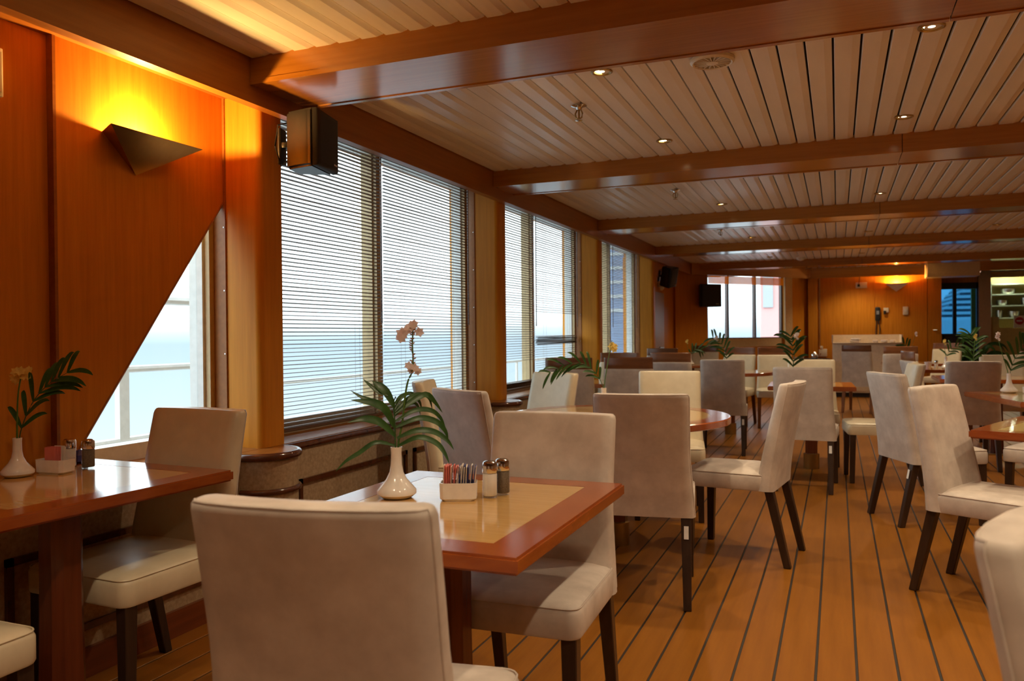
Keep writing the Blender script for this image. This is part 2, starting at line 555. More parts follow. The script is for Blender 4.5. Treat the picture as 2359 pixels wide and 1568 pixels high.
# diagonal veneer panel that hides half of the first window, and the flat panel left of it
bm = bmesh.new()
poly = [(2.14, ZS + 0.002), (2.15, ZS + 0.002), (3.02, 1.845), (3.02, 2.333), (2.14, 2.333)]
prism(bm, poly, 'x', XP - 0.025, XP)
pan = struct(obj(trim(), bm, 'veneer'))
bm = bmesh.new()
for a, b in ((poly[1], poly[2]), (poly[2], poly[3])):
    tube(bm, [(XP - 0.004, a[0] + 0.002, a[1]), (XP - 0.004, b[0] + 0.002, b[1])], 0.007, 6)
obj('panel_edging', bm, 'cornice', pan)
bm = bmesh.new()
box(bm, (XP - 0.06, 0.36, ZS + 0.002), (XP - 0.028, 2.130, 2.333))
pan2 = struct(obj(trim(), bm, 'veneer'))
bm = bmesh.new()
box(bm, (XP - 0.028, 2.125, ZS + 0.002), (XP + 0.004, 2.138, 2.333))
obj('panel_edging', bm, 'cornice', pan2)

# ------------------------------------------------------------------ VENETIAN BLINDS
SLP = 0.0222


def blind(name_label, y0, y1, zb, bunch=None, gap=None, wand_side=1):
    xb = XP - 0.035
    t = thing('venetian_blind', name_label, 'blind', (xb, (y0 + y1) / 2, 2.40), 0, 'brown venetian blinds')
    L = (y1 - y0) / 2
    bxobj('headrail', (-0.016, -L, -0.03), (0.016, L, 0.0), 'slat', t)
    bm = bmesh.new()
    n = 2
    ring = [(-0.0125, -0.0018), (-0.006, 0.0012), (0, 0.0022), (0.006, 0.0012), (0.0125, -0.0018), (0.0125, -0.0024), (0.006, 0.0006), (0, 0.0016), (-0.006, 0.0006), (-0.0125, -0.0024)]
    loft(bm, [[(a, -L + 0.008, b) for a, b in ring], [(a, L - 0.008, b) for a, b in ring]])
    me = mesh_of('slat', bm, 'slat')
    z = 2.358
    zs = []
    while z > zb + 0.012:
        zs.append(z)
        z -= SLP
    for z in zs:
        zz = z
        if bunch and bunch[0] < z < bunch[1]:
            continue
        put('slat', me, t, (random.uniform(-.001, .001), 0, zz - 2.40), (random.uniform(-.0012, .0012), R(random.uniform(-10, -3)), 0))
    if bunch:                                   # slats slipped down into a heap
        m = int((bunch[1] - bunch[0]) / SLP)
        for i in range(m):
            put('slat', me, t, (random.uniform(-.004, .004), random.uniform(-.006, .006), bunch[0] - 2.40 + 0.004 + i * bunch[2]), (random.uniform(-.006, .006), R(random.uniform(-14, 14)), 0))
    bxobj('bottom_rail', (-0.013, -L + 0.006, zb - 2.40 - 0.008), (0.013, L - 0.006, zb - 2.40 + 0.006), 'slat', t)
    for f in (-0.62, 0.55):
        bm = bmesh.new()
        for dx in (-0.0135, 0.0135):
            tube(bm, [(dx, f * L, -0.03), (dx, f * L + (0.012 if dx > 0 else 0), zb - 2.40)], 0.0008, 4)
        obj('ladder_cord', bm, 'cordm', t)
    bm = bmesh.new()
    tube(bm, [(0.026, wand_side * (L - 0.04), -0.03), (0.028, wand_side * (L - 0.045), -1.12)], 0.005, 6)
    obj('tilt_wand', bm, 'mould', t)
    return t


for k, (la, lb) in enumerate((('nearest window, left blind with its tilt wand hanging beside the speaker', 'nearest window, right blind behind the tall pale flower'),
                              ('middle window, left blind with slats bunched at its foot', 'middle window, right blind with fallen slats bunched halfway'),
                              ('far side window, left blind of thin brown slats', 'far side window, right blind of thin brown slats'))):
    y0, y1 = PILL[k + 1] + PW + 0.01, PILL[k + 2] - 0.0
    ym = (y0 + y1) / 2
    blind(la, y0 + 0.01, ym - 0.012, 0.70, (0.712, 0.95, 0.006) if k == 1 else None, None, 1)
    blind(lb, ym + 0.012, y1 - 0.03, 0.70, (1.10, 1.42, 0.0062) if k == 1 else None, None, 1)

# ------------------------------------------------------------------ outside: deck, railing, neighbouring ships
struct(bxobj('floor_deck', (-4.6, -3, -0.1), (XG - 0.16, 20, -0.02), 'deck'))
rail = thing('ship_railing', 'white ship railing of posts and bars outside the windows', 'railing', (-4.0, 3, -0.02))
for y in (2.37, 2.98, 3.59, 4.20, 4.62):
    bxobj('post', (-0.02, y - 3 - 0.036, 0.0), (0.02, y - 3 + 0.036, 1.52), 'white_paint', rail)
for y in (6.4, 8.2, 10.0, 11.8, 13.6):
    bxobj('post', (-0.012, y - 3 - 0.016, 0.0), (0.012, y - 3 + 0.016, 0.86), 'white_paint', rail)
for z, ya, yb, r_ in ((0.44, 1.62, 12.0, .012), (0.86, 1.62, 12.0, .014), (1.03, -1.5, 1.62, .022), (1.46, -1.5, 1.62, .03), (0.60, -1.5, 1.62, .022)):
    bm = bmesh.new()
    tube(bm, [(0, ya, z), (0, yb, z)], r_, 8)
    obj('rail', bm, 'white_paint', rail, 40)

dk = thing('red_deckhouse', 'pale red deckhouse with grey window seen through the far window', 'ship', (-3.4, 34, -3))
bxobj('wall', (0.5, 0, 0), (5.6, 5, 9.0), 'red_hull', dk)
bxobj('white_band', (-0.6, -0.06, 2.6), (5.7, 0, 3.6), 'white_paint', dk)
bxobj('grey_band', (-0.6, -0.07, 3.7), (5.7, -0.02, 4.0), 'deck', dk)
bxobj('window', (0.6, -0.08, 5.2), (1.0, -0.02, 6.6), 'deck', dk)

cs = thing('cruise_ship', 'white cruise ship with stepped decks seen through blue glass', 'ship', (12.0, 120, -6))
bm = bmesh.new()
prism(bm, [(1, 0), (40, 0), (40, 8.6), (-3, 8.6)], 'y', 0, 20)
obj('hull', bm, 'ship', cs)
for i in range(9):
    xa = 0.2 + i * 0.62
    d = bxobj('deck_level', (xa, 0.6, 8.6 + i * 0.72), (40, 19, 8.6 + i * 0.72 + 0.36), 'ship', cs)
    bxobj('window_band', (xa + 0.35, 0.9, 8.6 + i * 0.72 + 0.36), (40, 18, 8.6 + i * 0.72 + 0.72), 'ship_dark', d)

ms = thing('moored_ship', 'blue grey ship side with white deck bands beyond the far side window', 'ship', (-17.5, 76, -6))
bxobj('hull', (-5.8, 0, 0), (0, 40, 8.2), 'hull_blue', ms)
for i in range(6):
    d = bxobj('deck_level', (-5.8, 0.4 + i * .2, 8.2 + i * 1.4), (-0.1, 39, 9.3 + i * 1.4), 'hull_blue', ms)
    bxobj('white_band', (-5.8, 0.3 + i * .2, 9.3 + i * 1.4), (0, 39.2, 9.6 + i * 1.4), 'deck', d)

# ------------------------------------------------------------------ FAR END
P0, P1 = Vector((-2.60, 14.35, 0)), Vector((-0.5, 16.9, 0))
dA = (P1 - P0).normalized()
angA = math.atan2(dA.y, dA.x)
LA = (P1 - P0).length
wa = struct(put('wall_angled', None, None, P0, (0, 0, angA)))
sa, sb, za, zb_ = 0.655, 2.60, 1.085, 2.20                                # opening
bm = bmesh.new()
box(bm, (-0.1, 0, 0), (sa, 0.14, ZC + 0.02))
box(bm, (sb, 0, 0), (LA + 0.1, 0.14, ZC + 0.02))
box(bm, (sa, 0, 0), (sb, 0.14, 0.93))
box(bm, (sa, 0, 2.30), (sb, 0.14, ZC + 0.02))
obj('wall_board', bm, 'veneer', wa)
bm = bmesh.new()
box(bm, (sa - 0.05, -0.015, 0.93), (sb + 0.22, 0.13, 0.955))
box(bm, (sb, -0.012, 0.955), (sb + 0.20, 0.0, 2.25))
box(bm, (sa, 0.05, 0.955), (sb, 0.13, 1.085))
obj('window_sill', bm, 'beige_trim', wa)
w5 = struct(put('window_5', None, None, P0, (0, 0, angA)))
bm = bmesh.new()
for (a, b, c, d) in ((sa, sb, za, za + 0.02), (sa, sb, 2.28, 2.30), (sa, sa + 0.02, za, 2.28), (sb - 0.03, sb, za, 2.28)):
    box(bm, (a, 0.06, c), (b, 0.12, d))
obj('frame', bm, 'mould', w5)
for s in (0.362 * LA, 0.571 * LA):
    bxobj('mullion', (s - 0.02, 0.055, za + 0.02), (s + 0.02, 0.12, 2.28), 'mould', w5)
for a, b in ((sa + 0.02, 0.362 * LA - 0.02), (0.362 * LA + 0.02, 0.571 * LA - 0.02), (0.571 * LA + 0.02, sb - 0.03)):
    bxobj('pane', (a, 0.085, za + 0.02), (b, 0.09, 2.28), 'glass', w5)
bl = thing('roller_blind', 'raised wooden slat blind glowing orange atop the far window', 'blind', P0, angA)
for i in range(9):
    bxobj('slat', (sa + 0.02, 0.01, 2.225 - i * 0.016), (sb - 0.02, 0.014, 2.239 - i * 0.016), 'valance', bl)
# far cornice: two lengths
bm = bmesh.new()
box(bm, (0.12, -0.18, ZF), (LA + 0.05, -0.14, ZC + 0.02))
o = struct(obj(trim(), bm, 'beam', None, None, P0, (0, 0, angA)))
bm = bmesh.new()
box(bm, (-0.50, 16.62, ZF), (1.50, 16.68, ZC + 0.02))
box(bm, (-0.50, 16.68, 2.40), (1.50, 16.9, 2.44))
struct(obj(trim(), bm, 'beam'))
bm = bmesh.new()
box(bm, (-0.55, YFAR, 0), (0.66, YFAR + 0.02, ZC + 0.02))
box(bm, (-0.6, YFAR + 0.02, 0), (1.56, YFAR + 0.12, ZC + 0.02))
wf = struct(obj('wall_far', bm, 'veneer'))
bxobj('wall_panel', (0.666, YFAR + 0.002, 0), (1.50, YFAR + 0.019, ZC + 0.02), 'veneer', wf)
bxobj('corner_post', (-0.53, 16.72, 0), (-0.36, YFAR - 0.002, 2.40), 'veneer', wf)
# recess to the right: second wall plane with blue window, steel post and pantry front
Y2 = 17.6
bm = bmesh.new()
box(bm, (1.50, YFAR, 0), (1.56, Y2 + 0.1, ZC + 0.02))
box(bm, (1.56, Y2, 0), (1.84, Y2 + 0.1, ZC + 0.02))
box(bm, (1.84, Y2, 0), (2.50, Y2 + 0.1, 0.7))
box(bm, (1.84, Y2, 2.12), (2.50, Y2 + 0.1, ZC + 0.02))
struct(obj('wall_recess', bm, 'veneer'))
w6 = struct(put('window_6', None, None, (2.17, Y2, 0.7)))
bm = bmesh.new()
for (a, b, c, d) in ((-0.33, 0.33, 0, 0.04), (-0.33, 0.33, 1.30, 1.42), (-0.33, -0.30, 0, 1.42), (0.30, 0.33, 0, 1.42)):
    box(bm, (a, -0.02, c), (b, 0.08, d))
obj('frame', bm, 'black', w6)
bxobj('mullion', (-0.10, -0.03, 0.04), (-0.04, 0.08, 1.30), 'black', w6)
bxobj('pane', (-0.30, 0.02, 0.04), (-0.10, 0.03, 1.30), 'glass_blue', w6)
bxobj('pane', (-0.04, 0.02, 0.04), (0.30, 0.03, 1.30), 'glass_blue', w6)
d1 = struct(bxobj('door_1', (1.57, YFAR - 0.02, 0.02), (1.80, YFAR + 0.03, 2.18), 'veneer'))
bm = bmesh.new()
tube(bm, [(1.66, YFAR - 0.03, 1.21), (1.72, YFAR - 0.07, 1.21)], 0.012, 8)
obj('handle', bm, 'chrome', d1, 40)
wp = bmesh.new()
box(wp, (2.70, Y2 - 0.02, 0), (2.84, Y2 + 0.08, 1.45))
box(wp, (2.84, Y2 - 0.02, 0), (XR, Y2 + 0.08, 1.24))
box(wp, (2.70, Y2 - 0.02, 2.20), (XR, Y2 + 0.08, ZC + 0.02))
box(wp, (3.9, Y2 - 0.02, 1.24), (XR, Y2 + 0.08, 2.20))
struct(obj('wall_pantry', wp, 'yellow_wall'))
struct(bxobj(trim(), (2.495, Y2 - 0.08, 0), (2.70, Y2 + 0.1, 2.30), 'steel'))
struct(bxobj(trim(), (2.53, Y2 - 0.1, 2.30), (XR, Y2 + 0.02, 2.40), 'steel'))
struct(bxobj(trim(), (1.52, 16.40, 2.18), (2.36, 16.9, ZC + 0.01), 'beige_trim'))
struct(bxobj(trim(), (2.36, 16.40, 2.26), (XR, 16.46, ZC + 0.01), 'beam'))
struct(bxobj('wall_pantry_back', (2.5, 18.45, 0), (XR, 18.55, ZC + 0.02), 'yellow_wall'))
ps = thing('pantry_shelving', 'steel pantry shelves seen through the yellow opening', 'shelf', (3.3, 18.25, 0))
for z in (1.42, 1.66, 1.88, 2.08):
    bxobj('shelf_board', (-0.55, -0.15, z), (0.6, 0.15, z + 0.025), 'shelf', ps)
for x in (-0.53, 0.56):
    bxobj('upright', (x, -0.15, 0), (x + 0.03, 0.15, 2.15), 'shelf', ps)
for i, (x, z, w_, h_) in enumerate(((2.95, 1.445, .12, .14), (3.2, 1.445, .2, .12), (3.55, 1.445, .14, .17), (3.0, 1.685, .2, .1), (3.4, 1.685, .16, .14), (3.1, 1.905, .25, .1), (3.5, 1.905, .14, .12))):
    bm = bmesh.new()
    lathe(bm, [(w_ / 2 * .8, 0), (w_ / 2, h_ * .5), (w_ / 2, h_), (w_ / 2 * .9, h_), (w_ / 2 * .85, 0.01)], 14)
    shelf_n = {1.445: 'lowest', 1.685: 'middle', 1.905: 'upper'}[z]
    side_n = 'left' if x < 3.15 else ('right' if x > 3.3 else 'centre')
    tag(obj('steel_pot', bm, 'steel', None, 40, (x, 18.25, z)), 'steel pot at the %s of the %s pantry shelf' % (side_n, shelf_n), 'pot', 'pots on the pantry shelves')
pl = bpy.data.lights.new('pantry_lamp', 'POINT')
pl.energy, pl.color, pl.shadow_soft_size = 24, (0.85, 1.0, 0.75), 0.06
pt = thing('pantry_light', 'small round pantry ceiling light behind the yellow opening', 'light', (3.1, 17.95, 2.40))
bm = bmesh.new()
lathe(bm, [(0.09, 0.028), (0.09, 0.01), (0.07, 0), (0.01, -0.004)], 18)
obj('diffuser', bm, 'lamp', pt, 40)
o = bpy.data.objects.new('pantry_lamp', pl)
COL.objects.link(o)
o.parent = pt
o.location = (0, 0, -0.12)
sg = thing('no_entry_sign', 'round red no entry sign with white bar on pantry front', 'sign', (3.17, Y2 - 0.03, 1.37))
bm = bmesh.new()
lathe(bm, [(0.072, 0), (0.072, 0.006)], 24)
obj('disc', bm, 'red', sg, 40, (0, 0, 0), (PI / 2, 0, 0))
bxobj('bar', (-0.045, -0.009, -0.012), (0.045, -0.006, 0.012), 'white_paint', sg)
bxobj('sign_backing', (-0.09, 0.0, -0.13), (0.3, 0.006, 0.10), 'white_pl', sg)

# remaining shell out of view
struct(bxobj('wall_right', (XR, YB, 0), (XR + 0.1, 18.55, ZC + 0.1), 'plaster'))
struct(bxobj('wall_back', (-2.95, YB - 0.1, 0), (XR, YB, ZC + 0.1), 'plaster'))


# ------------------------------------------------------------------ far wall fittings
def sconce(label, loc, rz, w, d, h, mat):
    """triangular bowl: open top against the wall, point at the bottom; faces local -Y"""
    t = thing('wall_sconce', label, 'wall lamp', loc, rz, 'triangular wall sconces')
    wl_ = w * 0.34
    pts = [Vector((-wl_, 0, 0)), Vector((-w / 2, -d, 0)), Vector((w / 2, -d, 0)), Vector((wl_, 0, 0)), Vector((0, 0, -h))]
    bm = bmesh.new()
    o_ = [bm.verts.new(p) for p in pts]
    i_ = [bm.verts.new(Vector((p.x * .97, p.y * .95, p.z * .93))) for p in pts]
    for (a, b) in ((0, 1), (1, 2), (2, 3)):
        bm.faces.new((o_[a], o_[b], o_[4]))
        bm.faces.new((i_[b], i_[a], i_[4]))
        bm.faces.new((o_[a], i_[a], i_[b], o_[b]))
    bm.faces.new((o_[0], o_[4], i_[4], i_[0]))
    bm.faces.new((o_[3], i_[3], i_[4], o_[4]))
    obj('bowl', bm, mat, t)
    bm = bmesh.new()
    tube(bm, [(-0.05, -d * 0.38, -0.045), (0.05, -d * 0.38, -0.045)], 0.009, 8)
    obj('bulb', bm, 'lamp_b', t, 40)
    bxobj('bulb_holder', (-0.065, -d * 0.38 - 0.012, -0.06), (-0.05, 0, -0.03), 'white_paint', t)
    l = bpy.data.lights.new('sconce_light', 'POINT')
    l.energy, l.color, l.shadow_soft_size = SCONCE_W, (1.0, 0.55, 0.16), 0.025
    q = bpy.data.objects.new('sconce_light', l)
    COL.objects.link(q)
    q.parent = t
    q.location = (0, -d * 0.38, -0.03)
    return t


sconce('bronze triangular wall sconce glowing on the near left panel', (XP + 0.001, 2.505, 2.02), PI / 2, 0.48, 0.135, 0.145, 'sconce')
sconce('white triangular wall sconce glowing on the far wall', (1.04, YFAR - 0.001, 2.105), 0, 0.42, 0.14, 0.155, 'sconce_white')

wb = thing('wall_box', 'yellowed wall box cut off by the left frame edge', 'box', (XP - 0.027, 1.90, 2.13))
bxobj('case', (0, -0.05, -0.085), (0.03, 0.037, 0.085), 'white_pl', wb, 0.004)
bxobj('cover', (0.03, -0.04, -0.07), (0.034, 0.028, 0.07), 'white_pl', wb)
tel = thing('wall_telephone', 'black wall telephone with hanging cord on the far wall', 'telephone', (0.715, YFAR, 1.53))
bxobj('body', (-0.045, -0.05, -0.13), (0.045, 0, 0.13), 'black', tel, 0.015)
bxobj('keypad', (-0.025, -0.056, -0.01), (0.025, -0.05, 0.06), 'grey_pl', tel)
bm = bmesh.new()
tube(bm, [(-0.02, -0.03, -0.12), (-0.035, -0.04, -0.3), (-0.03, -0.04, -0.48), (0.02, -0.04, -0.49), (0.035, -0.04, -0.3), (0.01, -0.03, -0.12)], 0.009, 6)
obj('cord', bm, 'black', tel, 60)
so = thing('wall_socket', 'ivory double socket with black plug near the cornice', 'socket', (0.43, YFAR, 2.09))
bxobj('plate', (-0.10, -0.02, -0.055), (0.10, 0, 0.055), 'white_pl', so, 0.006)
bxobj('plug', (-0.07, -0.05, -0.03), (-0.025, -0.02, 0.02), 'black', so, 0.006)
bm = bmesh.new()
tube(bm, [(-0.047, -0.04, 0), (-0.04, -0.045, 0.08), (-0.03, -0.03, 0.17)], 0.006, 6)
obj('cable', bm, 'black', so, 60)
so = thing('wall_socket', 'ivory single socket with plug beside the black telephone', 'socket', (0.86, YFAR, 1.60))
bxobj('plate', (-0.045, -0.02, -0.045), (0.045, 0, 0.045), 'white_pl', so, 0.006)
bxobj('plug', (-0.045, -0.05, -0.08), (0.0, -0.015, -0.01), 'black', so, 0.006)
so = thing('light_switch', 'ivory light switch box right of the telephone', 'switch', (1.195, YFAR, 1.59))
bxobj('plate', (-0.045, -0.03, -0.085), (0.045, 0, 0.07), 'white_pl', so, 0.006)
bxobj('rocker', (-0.02, -0.036, -0.03), (0.02, -0.03, 0.03), 'white_paint', so)
bm = bmesh.new()
tube(bm, [(-0.33, YFAR - 0.03, 0.90), (-0.33, YFAR - 0.03, 2.40)], 0.014, 8)
tag(obj('cable_conduit', bm, 'steel', None, 40), 'grey vertical cable conduit at the far wall corner', 'conduit')
so = thing('wall_socket', 'ivory junction box at the foot of the conduit', 'socket', (-0.27, YFAR, 0.80))
bxobj('plate', (-0.075, -0.06, -0.09), (0.075, 0, 0.06), 'white_pl', so, 0.008)
bxobj('plug', (-0.05, -0.07, 0.06), (0.0, -0.02, 0.12), 'white_pl', so, 0.006)

# ------------------------------------------------------------------ CEILING FITTINGS
def downlight(x, y, label):
    t = thing('downlight', label, 'downlight', (x, y, ZC), 0, 'recessed ceiling downlights')
    bm = bmesh.new()
    lathe(bm, [(0.050, 0.004), (0.052, -0.004), (0.044, -0.007), (0.036, -0.002), (0.036, 0.012)], 20)
    obj('ring', bm, 'brass', t, 40)
    bm = bmesh.new()
    lathe(bm, [(0.035, 0.006), (0.030, 0.002), (0.006, -0.001)], 16)
    obj('lamp', bm, 'lamp', t, 40)
    l = bpy.data.lights.new('downlight_beam', 'SPOT')
    l.energy, l.color = SPOT_W, WARM
    l.spot_size, l.spot_blend, l.shadow_soft_size = R(125), 0.7, 0.03
    q = bpy.data.objects.new('downlight_beam', l)
    COL.objects.link(q)
    q.parent = t
    q.location = (0, 0, -0.012)


rown = {-1.02: 'window-side row', 0.36: 'middle row', 1.73: 'right-hand row', 3.1: 'rightmost row'}
ordn = {16.2: 'before the far wall', 2.25: 'over the nearest tables', 3.66: 'nearest in view', 5.13: 'just before the second beam', 6.45: 'just behind the second beam', 7.88: 'just before the third beam', 10.8: 'just before the fourth beam', 13.75: 'just before the last beam', 0.8: 'beside the camera', -0.8: 'behind the camera'}
for x in (-1.02, 0.36, 1.73, 3.1):
    for y in (-0.8, 0.8, 2.25, 3.66, 5.13, 7.88, 10.8, 13.75, 16.2):
        if y > 16 and x != 0.36:
            continue
        if x < -1 and y == 2.25:
            continue
        if x > 3 and y not in (0.8, 3.66, 7.88, 10.8):
            continue
        downlight(x, y, 'round recessed ceiling downlight in the %s, %s' % (rown[x], ordn[y]))

for y, lb in ((4.15, 'first bay behind the wide beam'), (6.92, 'second bay'), (9.79, 'third bay'), (12.19, 'fourth bay')):
    t = thing('fire_sprinkler', 'small chrome ceiling sprinkler head in the ' + lb, 'sprinkler', (-1.285, y, ZC), 0, 'ceiling sprinklers')
    t.scale = (1.25, 1.25, 1.25)
    bm = bmesh.new()
    lathe(bm, [(0.032, 0.002), (0.034, -0.003), (0.015, -0.010), (0.010, -0.020)], 16)
    obj('escutcheon', bm, 'chrome', t, 40)
    bm = bmesh.new()
    for s in (-1, 1):
        tube(bm, [(s * 0.008, 0, -0.018), (s * 0.016, 0, -0.035), (s * 0.013, 0, -0.052), (0, 0, -0.060)], 0.0035, 6)
    lathe(bm, [(0.004, -0.018), (0.004, -0.058)], 6)
    obj('sprinkler_frame', bm, 'brass', t, 40)
    bm = bmesh.new()
    lathe(bm, [(0.004, -0.060), (0.016, -0.062), (0.016, -0.065), (0.004, -0.066)], 12)
    obj('deflector', bm, 'chrome', t, 40)

t = thing('ceiling_speaker', 'round ribbed ceiling speaker grille behind the wide beam', 'ceiling vent', (-0.515, 3.69, ZC - 0.006))
bm = bmesh.new()
lathe(bm, [(0.098, 0.004), (0.098, -0.008), (0.088, -0.016), (0.082, -0.012), (0.082, 0.0)], 32)
obj('ring', bm, 'white_pl', t, 40)
bm = bmesh.new()
lathe(bm, [(0.081, 0.002), (0.002, 0.001)], 24)
obj('dark_cone', bm, 'grille', t)
bm = bmesh.new()
box(bm, (0.02, -0.0022, -0.013), (0.084, 0.0022, -0.004))
rm_ = mesh_of('rib', bm, 'white_pl')
for i in range(20):
    put('rib', rm_, t, (0, 0, 0), (0, 0, 2 * PI * i / 20))
bm = bmesh.new()
lathe(bm, [(0.026, -0.002), (0.026, -0.015), (0.005, -0.017)], 16)
obj('hub', bm, 'white_pl', t, 40)
t = thing('smoke_detector', 'white smoke detector under the last ceiling beam', 'detector', (-0.52, 14.40, ZB + 0.06))
bm = bmesh.new()
lathe(bm, [(0.06, 0.06), (0.065, 0.03), (0.05, 0.0), (0.01, -0.012)], 18)
t.location = (-0.56, 14.1, ZC - 0.04)
obj('body', bm, 'white_paint', t, 40)
bm = bmesh.new()
lathe(bm, [(0.075, 0.041), (0.075, 0.055)], 18)
obj('mount', bm, 'white_pl', t, 40)


# ------------------------------------------------------------------ LOUDSPEAKERS
def loudspeaker(label, loc, rot, w, d, h, body, bracket):
    """front faces local -Y, origin at the centre of the cabinet"""
    t = tag(put('loudspeaker', None, None, loc, rot), label, 'speaker', 'wall loudspeakers')
    bm = bmesh.new()
    pl_ = [(-w / 2 * .55, d * .55), (w / 2 * .55, d * .55), (w / 2, -d * .15), (w / 2, -d * .30), (-w / 2, -d * .30), (-w / 2, -d * .15)]
    t2 = bmesh.new()
    prism(t2, pl_, 'z', -h / 2, h / 2)
    bmesh.ops.recalc_face_normals(t2, faces=t2.faces[:])
    bmesh.ops.bevel(t2, geom=t2.edges[:], offset=0.012, segments=3, affect='EDGES')
    me = bpy.data.meshes.new('t')
    t2.to_mesh(me)
    bm.from_mesh(me)
    t2.free()
    obj('cabinet', bm, body, t, 40)
    bm = bmesh.new()
    ring = lambda y, k: [(sx_ * w / 2 * k, y, sz * h / 2 * k) for sx_, sz in ((-1, -1), (1, -1), (1, 1), (-1, 1))]
    loft(bm, [ring(-d * .28, .99), ring(-d * .38, .985), ring(-d * .44, .93), ring(-d * .46, .80)])
    obj('grille', bm, 'grille', t, 50)
    bxobj('badge', (w * .18, -d * .46 - .004, -h * .39), (w * .34, -d * .46 + .002, -h * .36), 'chrome', t)
    if bracket:
        bm = bmesh.new()
        tube(bm, [(0, d * .5, 0), (0, d * .5 + .05, -.01)], 0.016, 10)
        lathe(bm, [(0.028, -.012), (0.03, 0), (0.028, .012)], 12, (0, d * .5 + .04, -.01))
        obj('bracket_arm', bm, 'black', t, 40)
        bxobj('bracket_plate', (-.03, d * .5 + .05, -.10), (.03, d * .5 + .07, .07), 'black', t, 0.006)
        bm = bmesh.new()
        tube(bm, [(0, d * .5, -.05), (-.03, d * .5 + .05, -.11), (-.05, d * .5 + .07, -.02), (-.04, d * .5 + .06, .08), (0, d * .5 + .02, .10)], 0.004, 6)
        obj('cable', bm, 'black', t, 60)
    return t


loudspeaker('large black loudspeaker bracketed to the nearest pillar', (-2.27, 3.13, 2.105), (0, 0, R(102)), 0.235, 0.185, 0.265, 'black', True)
loudspeaker('small tilted black loudspeaker under the cornice at the far left', (-2.36, 12.15, 2.05), (R(14), R(-10), R(75)), 0.24, 0.20, 0.30, 'black', True)
q = P0 + dA * 0.52 + Vector((dA.y, -dA.x, 0)) * 0.17
loudspeaker('square black loudspeaker hanging left of the far window', (q.x, q.y, 1.865), (0, 0, angA - R(8)), 0.42, 0.24, 0.41, 'black', False)
be = thing('alarm_bell', 'ivory alarm bell on the far left wall beside the tilted speaker', 'bell', (XP + 0.02, 12.95, 1.98))
bm = bmesh.new()
lathe(bm, [(0.09, 0), (0.09, 0.02), (0.07, 0.045), (0.02, 0.055)], 20)
obj('gong', bm, 'white_pl', be, 40, (0.03, 0, 0), (0, PI / 2, 0))
bxobj('bell_mount', (-0.02, -0.03, -0.03), (0.03, 0.03, 0.03), 'white_pl', be)
struct(bxobj('door_2', (XP + 0.002, 12.35, 0.70), (XP + 0.02, 13.35, 1.86), 'mauve'))


# ------------------------------------------------------------------ CHAIRS
def back_rings(z0, z1, dz_top, wtop=0.211, wbot=0.232, tk=1.0, curve=0.028, off=0.0):
    """sections of the reclined, slightly hollow back"""
    N = [-1, -.985, -.94, -.8, -.5, 0, .5, .8, .94, .985, 1]
    def sec(z, inset=0.0):
        f = max(0.0, min(1.0, (z - 0.385) / 0.545))
        w = wbot + (wtop - wbot) * min(1, f * 2.0) - inset
        yc = -0.178 - 0.098 * f ** 1.3 + off
        th = (0.046 - 0.012 * f) * tk - inset * 0.6
        r = 0.022
        rear, front = [], []
        for u in N:
            x = u * w
            e = max(0.0, (abs(x) - (w - r)) / r)
            t = th * math.sqrt(max(0.06, 1 - e * e))
            bow = -curve * f * (1 - u * u)
            rear.append((x, yc + bow - t, z))
            front.append((x, yc + bow + t, z))
        return rear + front[::-1]
    zs = [z0 + (z1 - z0) * k / 9 for k in range(10)]
    rings = [sec(z) for z in zs]
    rings[0] = sec(z0)
    if dz_top:
        rings += [sec(z1 + dz_top * .5, 0.002), sec(z1 + dz_top * .85, 0.006), sec(z1 + dz_top, 0.013)]
    return rings


